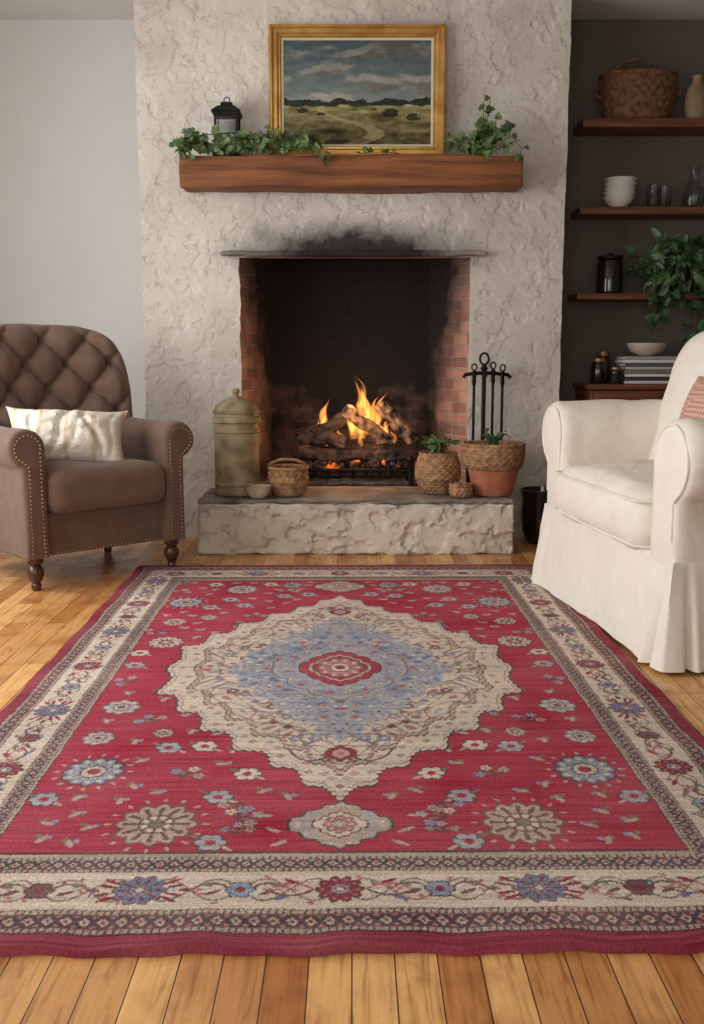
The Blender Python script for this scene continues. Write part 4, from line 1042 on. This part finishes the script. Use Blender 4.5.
T(mk('stoneware_bottle',d_lathe([(.055,0),(.065,.01),(.075,.08),(.075,.16),(.06,.21),(.035,.24),(.03,.27),(.038,.285),(.03,.287),(.001,.285)],32),mat('tan_stoneware',(126,104,78),(150,128,98),scale=8,rough=.6,bump=.1),None,(2.27,6.93,2.723)),'tan stoneware bottle on the top shelf beside the basket','bottle')
bw=d_lathe([(.045,0),(.05,.006),(.08,.03),(.105,.066),(.107,.07),(.1,.068),(.075,.034),(.04,.014),(.001,.012)],40)
b0=None
for k in range(5):
    loc=(1.78+.002*k,6.92,2.168+k*.030)
    if b0 is None: b0=mk('bowl',bw,M_white,None,loc); T(b0,'white ceramic bowl in a stack on the middle shelf','bowl','stacked white bowls')
    else: dup(b0,loc)
tb_=d_lathe([(.038,0),(.042,.005),(.046,.15),(.044,.15),(.040,.012),(.001,.01)],28)
g0=T(mk('drinking_glass',tb_,M_glass,None,(2.01,6.90,2.168)),'clear glass tumbler on the middle shelf','glass','glasses on the middle shelf')
dup(g0,(2.10,6.97,2.168))
T(mk('glass_carafe',d_lathe([(.05,0),(.06,.006),(.072,.06),(.06,.13),(.028,.19),(.026,.23),(.045,.28),(.042,.28),(.022,.23),(.024,.19),(.055,.13),(.066,.06),(.05,.012),(.001,.01)],32),M_glass,None,(2.28,6.92,2.168)),'clear glass carafe with flared lip on the middle shelf','carafe')
c_=empty('glass_canister',(1.74,6.92,1.611)); T(c_,'dark lidded glass canister on the lower shelf','jar')
mk('canister_body',d_lathe([(.075,0),(.085,.01),(.088,.05),(.088,.2),(.075,.22)],32),M_dglass,c_)
mk('canister_lid',d_lathe([(.08,.222),(.086,.226),(.086,.245),(.03,.25),(.02,.262),(.001,.266)],32),M_iron,c_)
sp_=empty('shelf_plant',(2.22,6.90,1.611)); T(sp_,'leafy green trailing plant in a dark pot on the lower shelf','potted plant')
mk('plant_pot',d_lathe([(.07,0),(.08,.01),(.1,.14),(.105,.15),(.09,.145),(.001,.13)],32),M_dglass,sp_)
st=[]
for k in range(46):
    a=random.uniform(-pi,0.0); l=random.uniform(.16,.46); h=random.uniform(.04,.26)
    dx=math.cos(a); dy=math.sin(a)*.55; dr=random.uniform(.2,1.2) if dy<-.25 else .15
    if dx<-.4: l=min(l,.33)
    st.append([(dx*l*t,max(-.26,dy*l*t*.9)-.0,.14+h*math.sin(pi*min(1,t*.7))-max(0,(t-.5))*dr*(1.2 if dx>0 else .8)) for t in np.linspace(0,1,7)])
plant_leaves(sp_,st,.080,28,M_leafd,False,.035)
cb=empty('wooden_cabinet',(2.28,6.84,0)); T(cb,'reddish-brown wooden cabinet with drawers standing in the alcove','cabinet')
mk('cabinet_body',[d_rbox(1.42,.46,.94,.008,.2,(0,.01,.50)),d_box(1.38,.42,.03,(0,.02,.018))],M_shelf,cb)
mk('cabinet_top',d_rbox(1.46,.50,.035,.008,.2,(0,0,.993)),M_shelf,cb)
for k in range(3):
    dr=mk('drawer',d_rbox(.44,.02,.17,.005,.1,(0,0,0)),M_shelf,cb,loc=(-.465+k*.465,-.228,.865))
    mk('knob',d_sphere(.014,(0,-.022,0)),M_nail,dr)
    do=mk('cabinet_door',d_rbox(.44,.02,.68,.005,.1,(0,0,0)),M_shelf,cb,loc=(-.465+k*.465,-.228,.42))
    mk('knob',d_sphere(.014,(.17,-.022,.1)),M_nail,do)
CT=1.0125
cols=[(196,192,186),(60,58,60),(214,210,204),(120,116,112),(176,170,160),(84,80,82),(206,204,200),(150,146,142)]
z=CT
for k in range(8):
    th=[.018,.022,.016,.024,.018,.02,.02,.018][k]; w_,d_=.37-.008*(k%3),.27
    e_=empty('magazine',(1.985+.006*math.sin(k*2),6.80,z+.001),(0,0,math.radians([0,1,-1,2,0,-2,1,0][k]))); T(e_,'closed magazine in a stack on the wooden cabinet','book','stacked magazines on the cabinet')
    mk('cover',[d_box(w_,d_,.003,(0,0,.0015)),d_box(w_,d_,.003,(0,0,th-.0015)),d_box(w_,.003,th,(0,-d_/2,th/2))],mat('magazine_cover_%d'%k,cols[k],rough=.4,bump=0),e_,ang=20)
    mk('pages',d_box(w_-.008,d_-.010,th-.007,(0,0,th/2)),M_white,e_,ang=20)
    z+=th+.003
T(mk('serving_bowl',d_lathe([(.05,0),(.06,.006),(.11,.03),(.132,.07),(.134,.084),(.126,.08),(.1,.035),(.05,.014),(.001,.012)],44),mat('beige_ceramic',(176,160,140),(196,182,162),scale=6,rough=.5,bump=.05),None,(1.98,6.80,z+.002)),'beige ceramic bowl on top of the magazine stack','bowl')
for (x,y,h,r,lb) in ((1.66,6.80,.17,.05,'dark glass jar with metal lid on the cabinet'),(1.75,6.69,.11,.045,'short dark jar on the cabinet'),(1.72,6.93,.22,.05,'tall dark bottle-shaped jar on the cabinet')):
    j=empty('dark_jar',(x,y,CT+.001)); T(j,lb,'jar','dark jars on the cabinet')
    mk('jar_body',d_lathe([(r*.9,0),(r,.008),(r,h*.7),(r*.75,h*.82)],28),M_dglass,j)
    mk('jar_lid',d_lathe([(r*.78,h*.82),(r*.8,h*.84),(r*.8,h*.95),(r*.3,h),(.001,h)],28),M_nail,j)

# ---------------------------------------------------------------- lights
def area(name,loc,rot,sx,sy,e,col):
    l=bpy.data.lights.new(name,'AREA'); l.shape='RECTANGLE'; l.size=sx; l.size_y=sy; l.energy=e; l.color=col
    o=bpy.data.objects.new(name,l); bpy.context.scene.collection.objects.link(o); o.location=loc; o.rotation_euler=rot; return o
area('window_daylight',(-3.0,3.7,1.75),(0,math.radians(-90),0),2.0,3.3,132,(.98,.99,1))
area('rear_fill_light',(-.8,-1.9,2.0),(math.radians(90),0,0),3.2,2.0,64,(1,1,1))  # added soft fill lamp behind the camera; no window is built there
for (x,y,z,e,r_) in ((.05,GY-.14,.95,5,.08),(-.05,GY-.34,.70,3.5,.06)):
    l=bpy.data.lights.new('fire_glow','POINT'); l.energy=e; l.color=(1,.52,.25); l.shadow_soft_size=r_
    o=bpy.data.objects.new('fire_glow',l); bpy.context.scene.collection.objects.link(o); o.location=(x,y,z)
w=bpy.data.worlds.new('world'); bpy.context.scene.world=w; w.use_nodes=True
w.node_tree.nodes['Background'].inputs[0].default_value=(.96,.98,1,1); w.node_tree.nodes['Background'].inputs[1].default_value=.55
cam=bpy.data.cameras.new('camera'); cam.sensor_fit='VERTICAL'; cam.sensor_height=36; cam.sensor_width=24.75; cam.lens=1000*36/1024
co=bpy.data.objects.new('camera',cam); bpy.context.scene.collection.objects.link(co); co.location=(0,0,1.2); co.rotation_euler=(math.radians(90-8.922),0,0)
bpy.context.scene.camera=co
bpy.context.scene.view_settings.view_transform='Standard'
